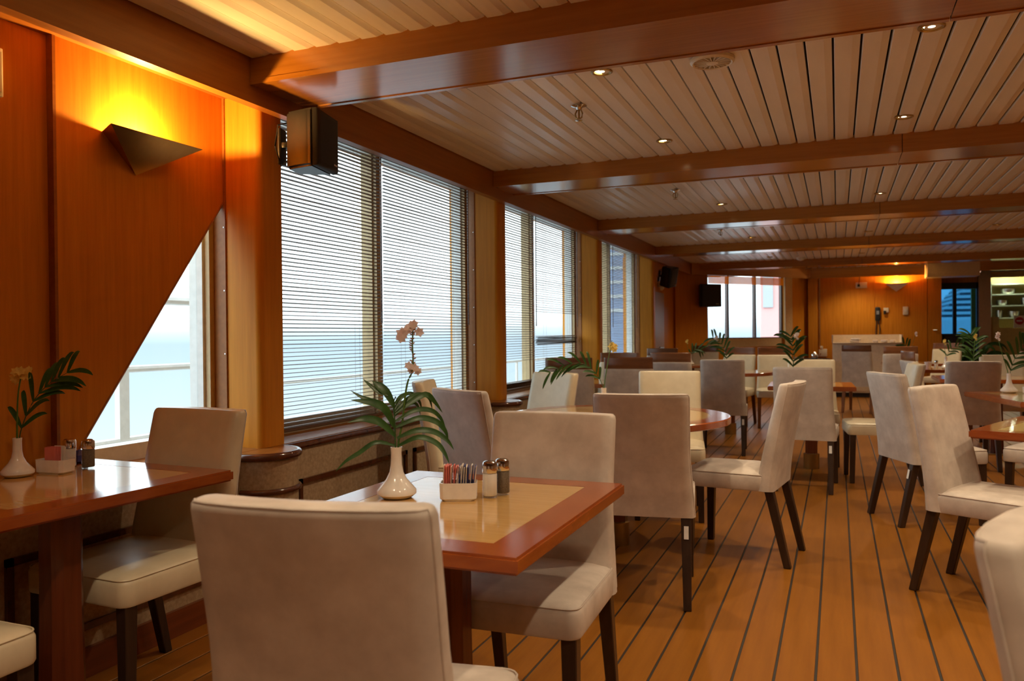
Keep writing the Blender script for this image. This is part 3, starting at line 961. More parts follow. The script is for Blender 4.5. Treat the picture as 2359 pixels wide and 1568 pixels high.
def build_chair(kind):
    wood = kind == 'wood'
    z1 = 0.885 if wood else 0.918
    out = {}
    bm = bmesh.new()
    loft(bm, back_rings(0.385, z1, 0.018))
    bmesh.ops.recalc_face_normals(bm, faces=bm.faces[:])
    bm.normal_update()
    for f in bm.faces:
        f.material_index = 1 if f.normal.y < -0.3 else 0
    cover = 'back_fab' if kind == 'plain' else 'vinyl'
    out['backrest'] = mesh_of('backrest', bm, [cover, 'back_fab'], 60)
    bm = bmesh.new()
    def rr(ix, z, crown=0.0):
        hx, y0, y1, r = 0.228 - ix, -0.185 + ix * .3, 0.252 - ix, 0.035
        p = []
        for cxx, cyy, a0 in ((hx - r, y1 - r, 0), (-hx + r, y1 - r, 90), (-hx + r, y0 + r, 180), (hx - r, y0 + r, 270)):
            for k in range(5):
                a = R(a0 + k * 22.5)
                p.append((cxx + r * math.cos(a), cyy + r * math.sin(a), z))
        return p
    loft(bm, [rr(0.003, 0.384), rr(0, 0.392), rr(0, 0.450), rr(0.005, 0.463), rr(0.018, 0.473), rr(0.06, 0.480), rr(0.13, 0.484)])
    out['seat'] = mesh_of('seat', bm, cover, 60)
    for nm, top, bot in (('fl', (-0.195, 0.215, 0.39), (-0.20, 0.222, 0)), ('rl', (-0.19, -0.195, 0.39), (-0.195, -0.285, 0))):
        bm = bmesh.new()
        def sq(c, s):
            return [(c[0] - s, c[1] - s, c[2]), (c[0] + s, c[1] - s, c[2]), (c[0] + s, c[1] + s, c[2]), (c[0] - s, c[1] + s, c[2])]
        loft(bm, [sq(bot, 0.0165), sq((bot[0], bot[1], 0.004), 0.0175), sq(top, 0.0225)])
        bmesh.ops.recalc_face_normals(bm, faces=bm.faces[:])
        bmesh.ops.bevel(bm, geom=bm.edges[:], offset=0.003, segments=1, affect='EDGES')
        out['leg_' + nm] = mesh_of('leg', bm, 'leg_brown' if wood else 'leg_dark')
    # stitched seam round the rear panel
    rg = back_rings(0.395, z1, 0.018)
    path = [Vector(r_[1]) for r_ in rg[:11]] + [Vector(v) for v in rg[11][1:10]] + [Vector(r_[9]) for r_ in rg[10::-1]]
    bm = bmesh.new()
    tube(bm, path, 0.0022, 5)
    out['seam'] = mesh_of('seam', bm, 'back_fab', 60)
    bm = bmesh.new()
    p = rr(0.004, 0.4655)
    tube(bm, p + p[:1], 0.0024, 5)
    out['seat_piping'] = mesh_of('seat_piping', bm, cover, 60)
    if wood:
        bm = bmesh.new()
        loft(bm, back_rings(0.885, 0.995, 0.006, 0.205, 0.205, 0.36, 0.03, 0.0))
        out['top_rail'] = mesh_of('top_rail', bm, 'rail_wood', 50)
    return out


CH = {'plain': build_chair('plain'), 'vinyl': build_chair('vinyl'), 'wood': build_chair('wood')}
bm = bmesh.new()
box(bm, (-0.010, -0.0008, -0.028), (0.010, 0.0008, 0.028))
STK = mesh_of('inventory_sticker', bm, 'white_paint')


def chair(kind, x, y, deg, label, sticker=False, group='upholstered dining chairs', full=True):
    t = thing('dining_chair', label, 'chair', (x, y, 0), R(deg), group)
    m = CH[kind]
    b = put('backrest', m['backrest'], t)
    s = put('seat', m['seat'], t)
    for nm in ('fl', 'rl'):
        put('leg', m['leg_' + nm], t)
        o = put('leg', m['leg_' + nm], t, scale=(-1, 1, 1))
        if nm == 'rl' and sticker:
            put('inventory_sticker', STK, o, (-0.191, -0.239, 0.325), (R(-12), 0, 0))
    if full:
        put('seam', m['seam'], b)
        put('seat_piping', m['seat_piping'], s)
    if kind == 'wood':
        put('top_rail', m['top_rail'], t)
    return t


chair('plain', -0.83, 1.345, 9, 'large taupe chair in the foreground, its back turned to the camera')
chair('plain', -0.875, 2.265, 182, 'taupe chair facing the camera across the front square table')
chair('vinyl', -2.205, 2.04, 178, 'olive lit cream chair at the left table in front of the window')
chair('vinyl', -2.10, 1.175, 0, 'cream chair corner cut off at the bottom left')
chair('plain', -1.565, 3.745, -30, 'grey lit chair at the round table just behind the tall flower')
chair('vinyl', -1.97, 4.22, -72, 'chair on the window side of the round table, only its top showing')
chair('vinyl', -1.93, 4.97, 152, 'cream chair on the far left of the round table')
chair('vinyl', -1.04, 5.32, 190, 'cream chair on the far side of the round table, beside the palm sprig')
chair('plain', -0.845, 3.736, 9, 'chair with its back to the camera at the near side of the round table', True)
chair('plain', -0.497, 4.52, 82, 'chair turned sideways at the right of the round table')
chair('plain', -1.07, 8.30, 5, 'grey cream chair standing at the second round table, back to the camera', True)
chair('plain', -0.232, 6.63, -3, 'cream chair with back to the camera at the small table under the palm sprig', True)
chair('vinyl', -0.22, 7.85, 183, 'olive cream chair on the far side of the small middle table')
chair('vinyl', 0.30, 7.10, 96, 'chair whose dark seat sticks out right of the small middle table')
chair('plain', 0.535, 5.715, -66, 'grey lit chair in the right aisle seen from behind, dark splayed legs', True)
chair('plain', 0.665, 4.165, -119, 'warm lit cream chair turned right at the near right table')
chair('plain', 0.525, 1.20, -118, 'blurred cream chair cut off at the bottom right corner')
chair('plain', 1.05, 8.08, 4, 'sage grey chair with back to the camera behind the right vase')
chair('vinyl', 1.62, 9.55, 182, 'cream chair at the right edge behind the sage grey chair')
chair('plain', 1.27, 5.85, 62, 'dark seated chair beneath the near right table, cut by the frame')
chair('wood', -2.12, 6.72, 3, 'wood railed chair before the middle window, nearest the pillar')
chair('wood', -1.66, 6.88, 6, 'wood railed grey chair right behind the round table flower')
chair('wood', -2.10, 7.86, 180, 'wood railed cream chair facing the camera at the window table')
chair('wood', -1.60, 8.45, 4, 'wood railed grey chair beside the last window pillar')
chair('wood', -2.15, 10.85, 0, 'wood railed chair with a white card by the far pillar')
chair('wood', -1.90, 12.35, 182, 'wood railed chair with orange lit cloth below the hanging speaker')
chair('wood', -1.25, 10.78, 172, 'wood railed yellow lit chair at the second round table')
chair('wood', -0.74, 10.70, 186, 'wood railed mauve lit chair right of the yellow one')
chair('wood', 0.32, 13.05, -14, 'wood railed grey chair standing before the white buffet')
chair('wood', 0.72, 11.85, 8, 'wood railed grey chair at the right end of the white buffet')
chair('wood', 0.92, 8.95, -78, 'wood railed chair seen edge on with a gleaming rail')
chair('wood', 1.52, 14.25, 158, 'wood railed chair by the far door, half grey and half beige')
chair('wood', 2.42, 13.1, 20, 'wood railed chair at the right edge before the pantry')
cd = thing('menu_card', 'small white card clipped to the chair by the far pillar', 'card', (-2.15, 10.56, 0.985))
bxobj('card_sheet', (-0.03, -0.002, -0.05), (0.03, 0.0, 0.03), 'white_paint', cd)
bxobj('clip', (-0.035, -0.006, 0.022), (-0.02, 0.006, 0.034), 'black', cd)


# ------------------------------------------------------------------ TABLES
TZ = 0.74


def pedestal(t, w=0.10, brass=False, foot=0.22, off=0.0, offy=0.0):
    bm = bmesh.new()
    c = w / 2
    k = c * .55
    oct_ = lambda f, z: [(f * px_, f * py_, z) for px_, py_ in ((-k, -c), (k, -c), (c, -k), (c, k), (k, c), (-k, c), (-c, k), (-c, -k))]
    fl_ = 0.0 if brass else 0.15
    loft(bm, [oct_(1.0 + fl_, 0.012), oct_(1.0 + fl_ * .7, 0.1), oct_(1.0, 0.4), oct_(1.0, TZ - 0.05), oct_(1.5, TZ - 0.042)])
    obj('pedestal', bm, 'column', t, 30, (off, offy, 0))
    if brass:
        bm = bmesh.new()
        lathe(bm, [(c * 1.32, 0.0), (c * 1.32, 0.13), (c * 1.1, 0.135)], 20)
        obj('foot_sleeve', bm, 'brass', t, 40)
    else:
        bxobj('foot_plate', (-foot / 2 + off, -foot / 2 + offy, 0), (foot / 2 + off, foot / 2 + offy, 0.012), 'brass', t, 0.004)


def square_table(label, x, y, w, d, deg, brass=False, off=0.0, offy=0.0):
    t = thing('square_table', label, 'table', (x, y, 0), R(deg), 'square inlaid tables')
    hx, hy, b = w / 2, d / 2, 0.095
    outer = [(-hx, -hy), (hx, -hy), (hx, hy), (-hx, hy)]
    inner = [(-hx + b, -hy + b), (hx - b, -hy + b), (hx - b, hy - b), (-hx + b, hy - b)]
    for i in range(4):                                     # four mitred edge boards
        j = (i + 1) % 4
        bm = bmesh.new()
        prism(bm, [outer[i], outer[j], inner[j], inner[i]], 'z', TZ - 0.038, TZ)
        bmesh.ops.recalc_face_normals(bm, faces=bm.faces[:])
        es = [e for e in bm.edges if all(max(abs(v.co.x) - hx, abs(v.co.y) - hy) > -1e-5 for v in e.verts) and abs(e.verts[0].co.z - e.verts[1].co.z) < 1e-5]
        es = [e for e in es if (e.verts[0].co - e.verts[1].co).length > 0.3]
        bmesh.ops.bevel(bm, geom=es, offset=0.006, segments=2, affect='EDGES')
        obj('edge_board', bm, 'table_edge', t, 40)
    g = 0.0015
    bm = bmesh.new()
    box(bm, (-hx + b + g, -hy + b + g, TZ - 0.03), (hx - b - g, hy - b - g, TZ - 0.0004))
    obj('inlay', bm, 'table_inlay', t)
    pedestal(t, 0.10, brass, 0.22, off, offy)
    return t


def round_table(label, x, y, r):
    t = thing('round_table', label, 'table', (x, y, 0), 0, 'round inlaid tables')
    bm = bmesh.new()
    n = 64
    ri = r - 0.11
    rings = [[(rr_ * math.cos(2 * PI * k / n), rr_ * math.sin(2 * PI * k / n), z) for k in range(n)] for rr_, z in ((ri, TZ - .03), (r - .004, TZ - .038), (r, TZ - .034), (r, TZ - .005), (r - .005, TZ), (ri, TZ))]
    loft(bm, rings, False, False)
    obj('edge_ring', bm, 'table_edge', t, 40)
    bm = bmesh.new()
    lathe(bm, [(ri - .001, TZ - .03), (ri - .001, TZ - .0004)], n)
    obj('inlay', bm, 'table_inlay', t, 40)
    pedestal(t, 0.10, True)
    return t


square_table('square inlaid table in the foreground with vase, packets and shakers', -0.973, 1.965, 0.725, 0.885, 0, False, 0.0, -0.03)
square_table('square inlaid table against the left panel under the sconce', -2.315, 1.815, 0.70, 0.82, -3, False, 0.20, -0.125)
round_table('large round inlaid table in the middle, window light on its rim', -1.17, 4.46, 0.63)
square_table('small square table with palm sprig behind the middle chair', -0.22, 7.52, 0.70, 0.70, 2, True)
round_table('second round table farther back before the far window', -1.18, 9.75, 0.50)
square_table('square table by the middle window between wood railed chairs', -2.02, 7.42, 0.78, 0.70, 0)
square_table('square table at the far left below the hanging speaker', -1.98, 11.75, 0.75, 0.70, 0)
square_table('near right square table with its corner toward the aisle', 1.12, 4.44, 0.85, 0.85, -24)
square_table('right square table with a white vase at the frame edge', 1.37, 6.50, 0.80, 0.95, 12)
square_table('square table behind the sage grey chair', 1.42, 8.95, 1.05, 0.75, 0)
square_table('square table with white cup and shaker at the right', 1.38, 10.95, 0.95, 0.70, 4)
square_table('far square table between the buffet and the door', 1.05, 12.9, 0.90, 0.70, 0)


# ------------------------------------------------------------------ THINGS ON THE TABLES
def at_cam(o_xy, u, w, d=0.0):
    """vase-centred frame: u across the view, w up, d away from the camera"""
    c, s = math.cos(YAW), math.sin(YAW)
    return (u * c - d * s, u * s + d * c, w)


VASE = None


def vase(x, y, label, z=TZ, k=1.0):
    bm = bmesh.new()
    prof = [(0.030, 0), (0.043, 0.002), (0.056, 0.012), (0.056, 0.022), (0.046, 0.034), (0.030, 0.052), (0.020, 0.072), (0.016, 0.095), (0.0150, 0.128), (0.0165, 0.143), (0.0140, 0.1435), (0.0125, 0.125), (0.012, 0.09)]
    lathe(bm, [(a * k, b * k) for a, b in prof], 28)
    return tag(obj('bud_vase', bm, 'porcelain', None, 50, (x, y, z)), label, 'vase', 'white bud vases')


def leaf_bm(bm, pts, w, fold=0.25):
    pts = [Vector(p) for p in pts]
    n = len(pts) - 1
    rows = []
    for i, p in enumerate(pts):
        f = i / n
        d = (pts[min(i + 1, n)] - pts[max(i - 1, 0)]).normalized()
        side = d.cross(Vector((math.sin(YAW) * .9, -math.cos(YAW) * .9, 0.43))).normalized()
        nn = side.cross(d)
        ww = w * (math.sin(PI * min(1, f * 0.93 + 0.07)) ** 0.75) * (1 - 0.35 * f)
        if i == n:
            ww = w * 0.02
        rows.append((bm.verts.new(p + side * ww + nn * ww * fold), bm.verts.new(p), bm.verts.new(p - side * ww + nn * ww * fold)))
    for a, b in zip(rows, rows[1:]):
        bm.faces.new((a[0], a[1], b[1], b[0]))
        bm.faces.new((a[1], a[2], b[2], b[1]))


def spline(ctrl, n=10):
    """quadratic / Catmull-Rom points through ctrl"""
    c = [Vector(p) for p in ctrl]
    c = [c[0] * 2 - c[1]] + c + [c[-1] * 2 - c[-2]]
    out = []
    for i in range(1, len(c) - 2):
        for k in range(n):
            t = k / n
            out.append(0.5 * ((2 * c[i]) + (c[i + 1] - c[i - 1]) * t + (2 * c[i - 1] - 5 * c[i] + 4 * c[i + 1] - c[i + 2]) * t * t + (3 * c[i] - c[i - 1] - 3 * c[i + 1] + c[i + 2]) * t ** 3))
    out.append(c[-2])
    return out


def blossom_bm(bm, c, r, rng, n=6):
    """open star of cupped petals, its mouth turned roughly to the room"""
    c = Vector(c)
    ax = Vector((math.sin(YAW) + rng.uniform(-.5, .5), -math.cos(YAW) + rng.uniform(-.4, .4), rng.uniform(-.25, .5))).normalized()
    e1 = ax.cross(Vector((0, 0, 1))).normalized()
    e2 = ax.cross(e1)
    a0 = rng.random() * 6
    for k in range(n):
        a = 2 * PI * k / n + a0
        d = e1 * math.cos(a) + e2 * math.sin(a)
        s_ = (e2 * math.cos(a) - e1 * math.sin(a)) * r * .36
        m = c + d * r * .55 + ax * r * .22
        v = [bm.verts.new(q_) for q_ in (c, m + s_, c + d * r + ax * r * .30, m - s_)]
        bm.faces.new(v)


def sprig(base, rachis, nleaf, llen, label, width=0.013, group='palm sprigs in the vases', spread=1.0, seed=1, parts=True, z=TZ):
    """palm frond: curved rachis (u,w,d control points) with paired leaflets"""
    rng = random.Random(seed)
    t = thing('palm_sprig', label, 'plant', (base[0], base[1], z), 0, group)
    pts = spline([at_cam(base, *p) for p in rachis], 8)
    bm = bmesh.new()
    tube(bm, pts, [0.0022 * (1 - .6 * i / len(pts)) for i in range(len(pts))], 6)
    obj('stem', bm, 'leaf', t, 60)
    joined = bmesh.new()
    m = len(pts) - 1
    for i in range(nleaf):
        f = 0.30 + 0.70 * i / (nleaf - 1)
        p = pts[int(f * m)]
        d = (pts[min(m, int(f * m) + 1)] - pts[max(0, int(f * m) - 1)]).normalized()
        view = Vector((-math.sin(YAW), math.cos(YAW), 0))
        for s in (-1, 1):
            side = d.cross(view).normalized() * s
            L = llen * (0.65 + 0.5 * math.sin(PI * (0.15 + 0.8 * i / nleaf))) * rng.uniform(.85, 1.1)
            out_ = (side * spread * rng.uniform(.75, 1.0) + d * rng.uniform(.55, .9) + view * rng.uniform(-.35, .35)).normalized()
            q1 = p + out_ * L * .5 + Vector((0, 0, .03 * L))
            q2 = p + out_ * L * .85 + Vector((0, 0, -.06 * L))
            q3 = p + out_ * L * 1.05 + Vector((0, 0, -.20 * L))
            b_ = joined if not parts else bmesh.new()
            leaf_bm(b_, spline([p, q1, q2, q3], 3), width)
            if parts:
                obj('leaflet', b_, 'leaf', t, 60)
    if not parts:
        obj('leaflets', joined, 'leaf', t, 60)
    else:
        joined.free()
    return t


def flower(base, ctrl, label, cluster, mat='petal', r=0.012, seed=3, buds=None, z=TZ):
    rng = random.Random(seed)
    t = thing('flower_stem', label, 'flower', (base[0], base[1], z), 0, 'cut flowers in the vases')
    pts = spline([at_cam(base, *p) for p in ctrl], 6)
    bm = bmesh.new()
    tube(bm, pts, [0.0034 * (1 - .45 * i / len(pts)) for i in range(len(pts))], 7)
    obj('stem', bm, 'stem', t, 60)
    for (u, w, d, rr_) in cluster:
        bm = bmesh.new()
        blossom_bm(bm, at_cam(base, u, w, d), rr_ * 1.05, rng, 6)
        blossom_bm(bm, at_cam(base, u, w + .003, d), rr_ * .7, rng, 5)
        obj('blossom', bm, mat, t)
    if buds:
        bm = bmesh.new()
        for (f0, f1, n) in buds:
            for i in range(n):
                p = pts[int((f0 + (f1 - f0) * i / n) * (len(pts) - 1))]
                a = rng.uniform(0, 2 * PI)
                dd = Vector((math.cos(a), math.sin(a), .5)).normalized()
                tube(bm, [p, p + dd * .006, p + dd * .011], [.001, .0026, .0006], 5)
        obj('bud_spike', bm, 'bud', t, 60)
    return t


# --- foreground table
VX, VY = -1.165, 1.985
PX = 0.00124                                               # metres per photo pixel at the vase


def px(p, d=0.0):
    return ((p[0] - 908) * PX, (1146 - p[1]) * PX, d)


vase(VX, VY, 'white bud vase on the foreground table holding palm leaves and a flower')
t = thing('palm_sprig', 'dark green palm sprig arching over the foreground vase', 'plant', (VX, VY, TZ), 0, 'palm sprigs in the vases')
bm = bmesh.new()
tube(bm, spline([at_cam(0, *px(p)) for p in ((906, 1105), (906, 1025), (905, 970), (903, 930), (908, 915))], 6), 0.0022, 6)
obj('stem', bm, 'leaf', t, 60)
LEAVES = [((905, 1027), (862, 1019), (825, 1042), (795, 1060), (772, 1083), .010, -.02), ((912, 1028), (960, 1008), (1000, 1020), (1020, 1042), (1032, 1067), .012, -.03),
          ((910, 1010), (955, 993), (995, 996), (1025, 1015), (1041, 1037), .013, -.01), ((908, 985), (960, 965), (1000, 974), (1020, 995), (1027, 1018), .013, .01),
          ((906, 972), (950, 948), (985, 948), (1008, 966), (1022, 1000), .011, .03), ((905, 955), (940, 930), (975, 912), (995, 930), (1012, 956), .013, .04),
          ((905, 950), (930, 925), (955, 912), (980, 920), (988, 950), .010, .05), ((905, 945), (920, 918), (940, 910), (958, 930), (962, 952), .009, .06),
          ((906, 1005), (875, 975), (850, 966), (830, 965), (800, 972), .017, -.02), ((905, 985), (885, 945), (862, 930), (838, 925), (806, 921), .018, -.01),
          ((896, 962), (872, 935), (848, 924), (825, 915), (801, 901), .011, .02), ((904, 938), (888, 908), (872, 893), (862, 886), (852, 880), .018, .02),
          ((890, 912), (868, 905), (852, 893), (840, 884), (829, 875), .008, .03), ((905, 932), (915, 918), (925, 912), (935, 910), (946, 908), .008, .06),
          ((905, 960), (925, 940), (945, 932), (955, 940), (960, 962), .008, .05)]
for lf in LEAVES:
    bm = bmesh.new()
    n_ = len(lf) - 2
    leaf_bm(bm, spline([at_cam(0, *px(p, lf[-1] * (i / (n_ - 1)))) for i, p in enumerate(lf[:n_])], 4), lf[-2] * .80)
    obj('leaflet', bm, 'leaf', t, 60)
flower((VX, VY), [px(p, .005) for p in ((910, 1105), (912, 1028), (922, 975), (929, 915), (936, 880), (946, 858), (948, 830), (947, 800), (948, 770), (950, 755))],
       'tall pale pink flower spike in the foreground vase',
       [((925 - 908) * PX, (1146 - 772) * PX, .0, .020), ((933 - 908) * PX, (1146 - 766) * PX, .012, .018), ((921 - 908) * PX, (1146 - 781) * PX, .004, .016), ((946 - 908) * PX, (1146 - 755) * PX, .004, .017), ((952 - 908) * PX, (1146 - 750) * PX, -.006, .014), ((963 - 908) * PX, (1146 - 768) * PX, 0, .015),
        ((938 - 908) * PX, (1146 - 845) * PX, 0, .013), ((952 - 908) * PX, (1146 - 850) * PX, -.004, .014), ((960 - 908) * PX, (1146 - 858) * PX, .004, .013), ((944 - 908) * PX, (1146 - 856) * PX, .008, .012)], 'petal', buds=[(.55, .98, 40)])


def caddy(x, y, deg, label, w=0.104, d=0.066, h=0.050):
    t = thing('packet_holder', label, 'holder', (x, y, TZ), R(deg), 'white porcelain packet holders')
    bm = bmesh.new()
    def oc(k, z, i=0.0):
        a, b, c = w / 2 * k - i, d / 2 * k - i, 0.010
        return [(-a + c, -b, z), (a - c, -b, z), (a, -b + c, z), (a, b - c, z), (a - c, b, z), (-a + c, b, z), (-a, b - c, z), (-a, -b + c, z)]
    loft(bm, [oc(.86, 0), oc(.9, .004), oc(.97, .006), oc(1, h), oc(1, h, .003), oc(.95, .010, .003)])
    obj('tray', bm, 'porcelain', t, 20)
    bm = bmesh.new()
    loft(bm, [oc(.84, -.0), oc(.84, .002)])
    obj('foot_ring', bm, 'porcelain', t)
    return t


PK = {}
for c in ('pk_pink', 'pk_white', 'pk_blue'):
    bm = bmesh.new()
    zz = [(-.022, .0004), (-.020, .0013), (0, .0018), (.020, .0013), (.022, .0004)]
    loft(bm, [[(-th, yy, z_) for yy, th in zz] + [(th, yy, z_) for yy, th in zz[::-1]] for z_ in (.0, .004, .045, .076, .080)])
    PK[c] = mesh_of('sweetener_packet', bm, c)


def packets(cx_, cy_, deg, n, cols, w, group, where, tilt=8, h0=0.012):
    rng = random.Random(n)
    c, s = math.cos(R(deg)), math.sin(R(deg))
    names = {'pk_pink': 'pink', 'pk_white': 'white', 'pk_blue': 'dark blue'}
    for i in range(n):
        u = -w / 2 + w * (i + .5) / n
        col = cols(i / n, rng)
        o = put('sweetener_packet', PK[col], None, (cx_ + u * c, cy_ + u * s, TZ + h0 + rng.uniform(0, .006)), (R(rng.uniform(-4, 4)), R(rng.uniform(0, tilt) * (1 if u > -.02 else .2)), R(deg)))
        tag(o, 'thin %s paper sweetener packet standing in %s' % (names[col], where), 'packet', group)


YD = math.degrees(YAW)
caddy(-0.986, 2.02, YD, 'white porcelain packet holder on the foreground table')
packets(-0.986, 2.02, YD, 24, lambda f, g: ('pk_pink' if g.random() < .62 else 'pk_white') if f < .5 else ('pk_blue' if g.random() < .5 else 'pk_white'), 0.088, 'packets in the foreground holder', 'the foreground holder', 9)


def shaker(x, y, label, fill):
    t = thing('shaker', label, 'shaker', (x, y, TZ), 0, 'salt and pepper shakers')
    bm = bmesh.new()
    lathe(bm, [(.019, 0), (.0215, .002), (.0215, .066), (.020, .072), (.0185, .073)], 20)
    obj('glass_body', bm, 'bottle', t, 40)
    bm = bmesh.new()
    lathe(bm, [(.0185, .006), (.0200, .008), (.0200, .067), (.019, .069)], 20)
    obj('filling', bm, fill, t, 40)
    bm = bmesh.new()
    lathe(bm, [(.0205, .070), (.0215, .072), (.0215, .094), (.019, .100), (.012, .1035), (.002, .1045)], 20)
    obj('cap', bm, 'chrome', t, 40)


shaker(-0.915, 2.075, 'glass salt shaker with chrome cap on the foreground table', 'salt')
shaker(-0.897, 2.125, 'glass pepper shaker with chrome cap behind the foreground salt shaker', 'pepper')

# --- left table
vase(-2.548, 1.86, 'white bud vase on the left table by the panel', TZ, 0.9)
flower((-2.548, 1.86), [(.0, .04, 0), (.0, .15, 0), (.004, .26, 0), (.014, .325, 0), (.02, .335, 0)], 'round cream yellow flower head in the left table vase',
       [(.02 + .022 * math.cos(a), .338 + .016 * math.sin(a * 1.7), .018 * math.sin(a), .017) for a in [i * .7 for i in range(9)]], 'petal_y')
sprig((-2.548, 1.86), [(.003, .05, 0), (.012, .15, 0), (.05, .25, .01), (.10, .31, .02), (.155, .345, .03)], 8, .105, 'narrow dark palm sprig leaning right in the left table vase', .010, spread=.55, seed=5)
caddy(-2.49, 1.955, 6, 'white porcelain packet holder on the left table', 0.118, 0.07, 0.048)
packets(-2.49, 1.955, 96, 9, lambda f, g: 'pk_pink' if f < .55 else 'pk_white', 0.05, 'packets in the left holder', 'the left table holder', 3, .006)
shaker(-2.54, 2.05, 'glass salt shaker behind the left table packet holder', 'salt')
shaker(-2.462, 2.062, 'glass pepper shaker behind the left table packet holder', 'pepper')
clm = bmesh.new()
lathe(clm, [(.016, 0), (.03, .008), (.026, .03), (.012, .046), (.004, .05)], 7)
tag(obj('cloth_scrap', clm, 'pk_blue', None, None, (-2.60, 2.14, TZ)), 'small crumpled dark blue cloth at the window end of left table', 'cloth')

# --- large round table
vase(-1.27, 4.545, 'white bud vase on the large round table')
flower((-1.27, 4.545), [(.0, .04, 0), (.003, .15, 0), (.02, .26, 0), (.038, .36, 0), (.05, .42, 0)], 'pale yellow flower on the large round table',
       [(.045, .385, 0, .02), (.062, .37, 0, .022), (.058, .392, .01, .018), (.07, .385, -.01, .016), (.05, .40, 0, .014)], 'petal_y', seed=9)
sprig((-1.27, 4.545), [(.0, .05, 0), (-.005, .15, 0), (-.05, .235, 0), (-.12, .285, .01), (-.22, .28, .02), (-.31, .235, .03)], 9, .10, 'long palm sprig drooping left over the large round table', .009, spread=.6, seed=11)
shaker(-1.02, 4.62, 'chrome capped shaker hidden behind the round table chair', 'salt')

# --- other tables
def plant_set(x, y, where, fr, fl_, seed, petal='petal', parts=True, nl=7, ll=.10):
    vase(x, y, 'white bud vase ' + where)
    if fr:
        sprig((x, y), fr, nl, ll, 'green palm sprig in the vase ' + where, .014, seed=seed, parts=parts)
    if fl_:
        u, h = fl_
        flower((x, y), [(.0, .05, 0), (u * .1, .15, 0), (u * .6, .7 * h, 0), (u, h, 0)], 'small pale blossom in the vase ' + where, [(u, h, 0, .022), (u + .012, h + .012, .01, .018), (u - .012, h - .01, -.01, .018), (u + .01, h - .03, 0, .014)], petal, seed=seed)


UP = [(.0, .05, 0), (.0, .15, 0), (.004, .26, 0), (.0, .36, .01), (-.01, .42, .02)]
plant_set(-0.36, 7.33, 'on the small middle table', UP, (.03, .43), 21, nl=8, ll=.15)
plant_set(-1.20, 9.50, 'on the second round table', [(.0, .05, 0), (.01, .15, 0), (.0, .24, 0), (-.06, .35, 0), (-.14, .40, .01)], (-.11, .40), 22, nl=8, ll=.14)
plant_set(1.16, 6.80, 'on the right table at the frame edge', [(.0, .05, 0), (.01, .15, 0), (.05, .25, .01), (.12, .33, .02), (.18, .37, .03)], (-.085, .42), 23, nl=8, ll=.14)
plant_set(1.22, 8.92, 'behind the sage grey chair', UP, (.02, .40), 24, 'petal_y', nl=8, ll=.15)
plant_set(1.20, 10.85, 'beside the white cup at the right', [(.0, .05, 0), (.01, .15, 0), (.05, .22, 0), (.12, .27, 0), (.2, .29, 0)], (-.02, .33), 25, 'petal_y', nl=6, ll=.13)
plant_set(-1.98, 11.72, 'at the far left below the hanging speaker', [(.0, .05, 0), (.01, .15, 0), (.04, .2, 0), (.1, .23, 0), (.15, .22, 0)], (-.05, .34), 26, 'petal_y', nl=5, ll=.12)
plant_set(0.95, 12.85, 'on the far square table', [(.0, .05, 0), (.0, .15, 0), (-.02, .2, 0), (-.05, .25, 0), (-.08, .27, 0)], (.10, .42), 27, nl=6, ll=.14)
caddy(1.29, 6.74, 10, 'white porcelain packet holder on the right table')
packets(1.29, 6.74, 10, 7, lambda f, g: 'pk_white' if f < .55 else 'pk_pink', 0.07, 'packets in the right holder', 'the right table holder', 8, .012)
shaker(1.40, 6.80, 'shaker at the right frame edge on the right table', 'salt')
shaker(1.09, 10.80, 'white shaker with metal cap between cup and vase at the right', 'salt')
shaker(0.83, 12.75, 'shaker on the far square table behind the gleaming chair rail', 'salt')
bm = bmesh.new()
lathe(bm, [(.026, 0), (.03, .004), (.042, .085), (.039, .085), (.028, .008)], 18)
tag(obj('white_cup', bm, 'porcelain', None, 40, (1.005, 10.80, TZ)), 'plain white cup on the right table beside a shaker', 'cup')

# ------------------------------------------------------------------ BUFFET and service counter
bf = thing('buffet_cabinet', 'cream service buffet with raised back against the far wall', 'cabinet', (0.49, 15.9, 0))
bxobj('plinth', (-0.55, 0.04, 0), (0.55, 0.55, 0.08), 'black', bf)
bxobj('body', (-0.58, 0.0, 0.08), (0.58, 0.58, 0.97), 'buffet', bf, 0.006)
bxobj('worktop', (-0.58, -0.012, 0.972), (0.58, 0.58, 0.995), 'buffet', bf, 0.004)
bxobj('splashback', (-0.58, 0.54, 0.996), (0.58, 0.58, 1.135), 'buffet', bf)
for s in (-1, 1):
    bxobj('side_wing', (s * 0.58 - 0.012, 0, 0.996), (s * 0.58 + 0.012, 0.539, 1.135), 'buffet', bf)
for s in (-1, 1):
    d = bxobj('door', (s * 0.285 - 0.275, -0.016, 0.11), (s * 0.285 + 0.275, -0.001, 0.945), 'buffet', bf, 0.004)
    bm = bmesh.new()
    lathe(bm, [(.012, 0), (.016, .012), (.010, .02)], 12)
    obj('knob', bm, 'chrome', d, 40, (s * 0.06, -0.016, 0.86), (PI / 2, 0, 0))
rng = random.Random(4)
for i, (x, w_) in enumerate(((0.30, .17), (0.31, .15), (0.64, .09), (0.79, .10), (0.93, .07))):
    bm = bmesh.new()
    bbox(bm, (-w_ / 2, -.08, 0), (w_ / 2, .08, .045 if i != 1 else .03), .012, 2)
    o = obj('folded_napkin', bm, 'napkin', None, 50, (x, 16.12, 0.996 if i != 1 else 1.042), (0, 0, rng.uniform(-.3, .3)))
    tag(o, 'white folded napkin lying on the cream buffet', 'napkin', 'napkins on the buffet')
ct = thing('service_counter', 'low service counter with a steel top left of the buffet', 'counter', (-0.45, 15.75, 0))
bxobj('body', (-0.32, 0, 0), (0.32, 0.5, 0.64), 'veneer', ct)
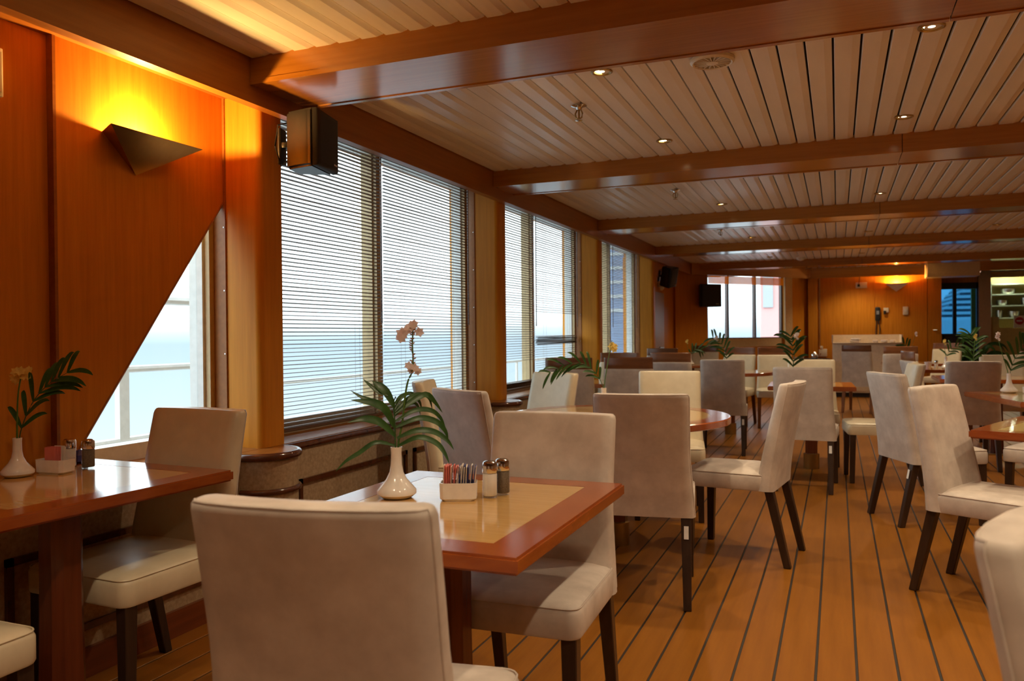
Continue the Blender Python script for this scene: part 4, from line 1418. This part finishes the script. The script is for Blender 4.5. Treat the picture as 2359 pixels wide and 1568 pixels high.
bxobj('steel_top', (-0.34, -0.01, 0.64), (0.34, 0.5, 0.665), 'steel', ct, 0.004)
bxobj('black_tray', (-0.20, 0.08, 0.666), (0.32, 0.40, 0.70), 'black', ct, 0.008)
kt = thing('metal_kettle', 'small chrome kettle on the service counter', 'kettle', (-0.40, 15.90, 0.70))
bm = bmesh.new()
lathe(bm, [(.05, 0), (.065, .03), (.06, .07), (.035, .10), (.03, .105)], 18)
obj('body', bm, 'chrome', kt, 40)
bm = bmesh.new()
tube(bm, spline([(.055, 0, .04), (.09, 0, .06), (.11, 0, .10)], 4), .010, 8)
obj('spout', bm, 'chrome', kt, 40)
bm = bmesh.new()
lathe(bm, [(.03, .105), (.02, .118), (.006, .13)], 14)
obj('lid', bm, 'chrome', kt, 40)
wbw = bmesh.new()
lathe(wbw, [(.04, 0), (.10, .06), (.095, .06), (.04, .006)], 20)
tag(obj('white_bowl', wbw, 'porcelain', None, 40, (-0.68, 15.9, 0.666)), 'white bowl at the left end of the service counter', 'bowl')
ct.children[1].location = (0, 0, 0)
tv = thing('black_cabinet', 'low black cabinet in front of the blue glass', 'cabinet', (2.12, 17.25, 0))
bxobj('body', (-0.27, -0.2, 0), (0.27, 0.2, 1.10), 'black', tv, 0.01)
bxobj('top_board', (-0.29, -0.22, 1.10), (0.29, 0.2, 1.14), 'black', tv, 0.006)
sp_ = thing('potted_palm', 'dark potted palm before the black cabinet', 'plant', (2.15, 15.6, 0), 0)
bm = bmesh.new()
lathe(bm, [(.12, 0), (.16, .02), (.20, .40), (.18, .40), (.16, .36)], 20)
obj('pot', bm, 'black', sp_, 40)
rng = random.Random(12)
for i in range(26):
    a = rng.uniform(0, 2 * PI)
    L = rng.uniform(.35, .62)
    h = rng.uniform(.25, .55)
    bm = bmesh.new()
    leaf_bm(bm, spline([(0, 0, .38), (math.cos(a) * L * .4, math.sin(a) * L * .4, .38 + h), (math.cos(a) * L * .8, math.sin(a) * L * .8, .38 + h * 1.05), (math.cos(a) * L, math.sin(a) * L, .38 + h * .8)], 4), .035)
    obj('frond', bm, 'leaf', sp_, 60)
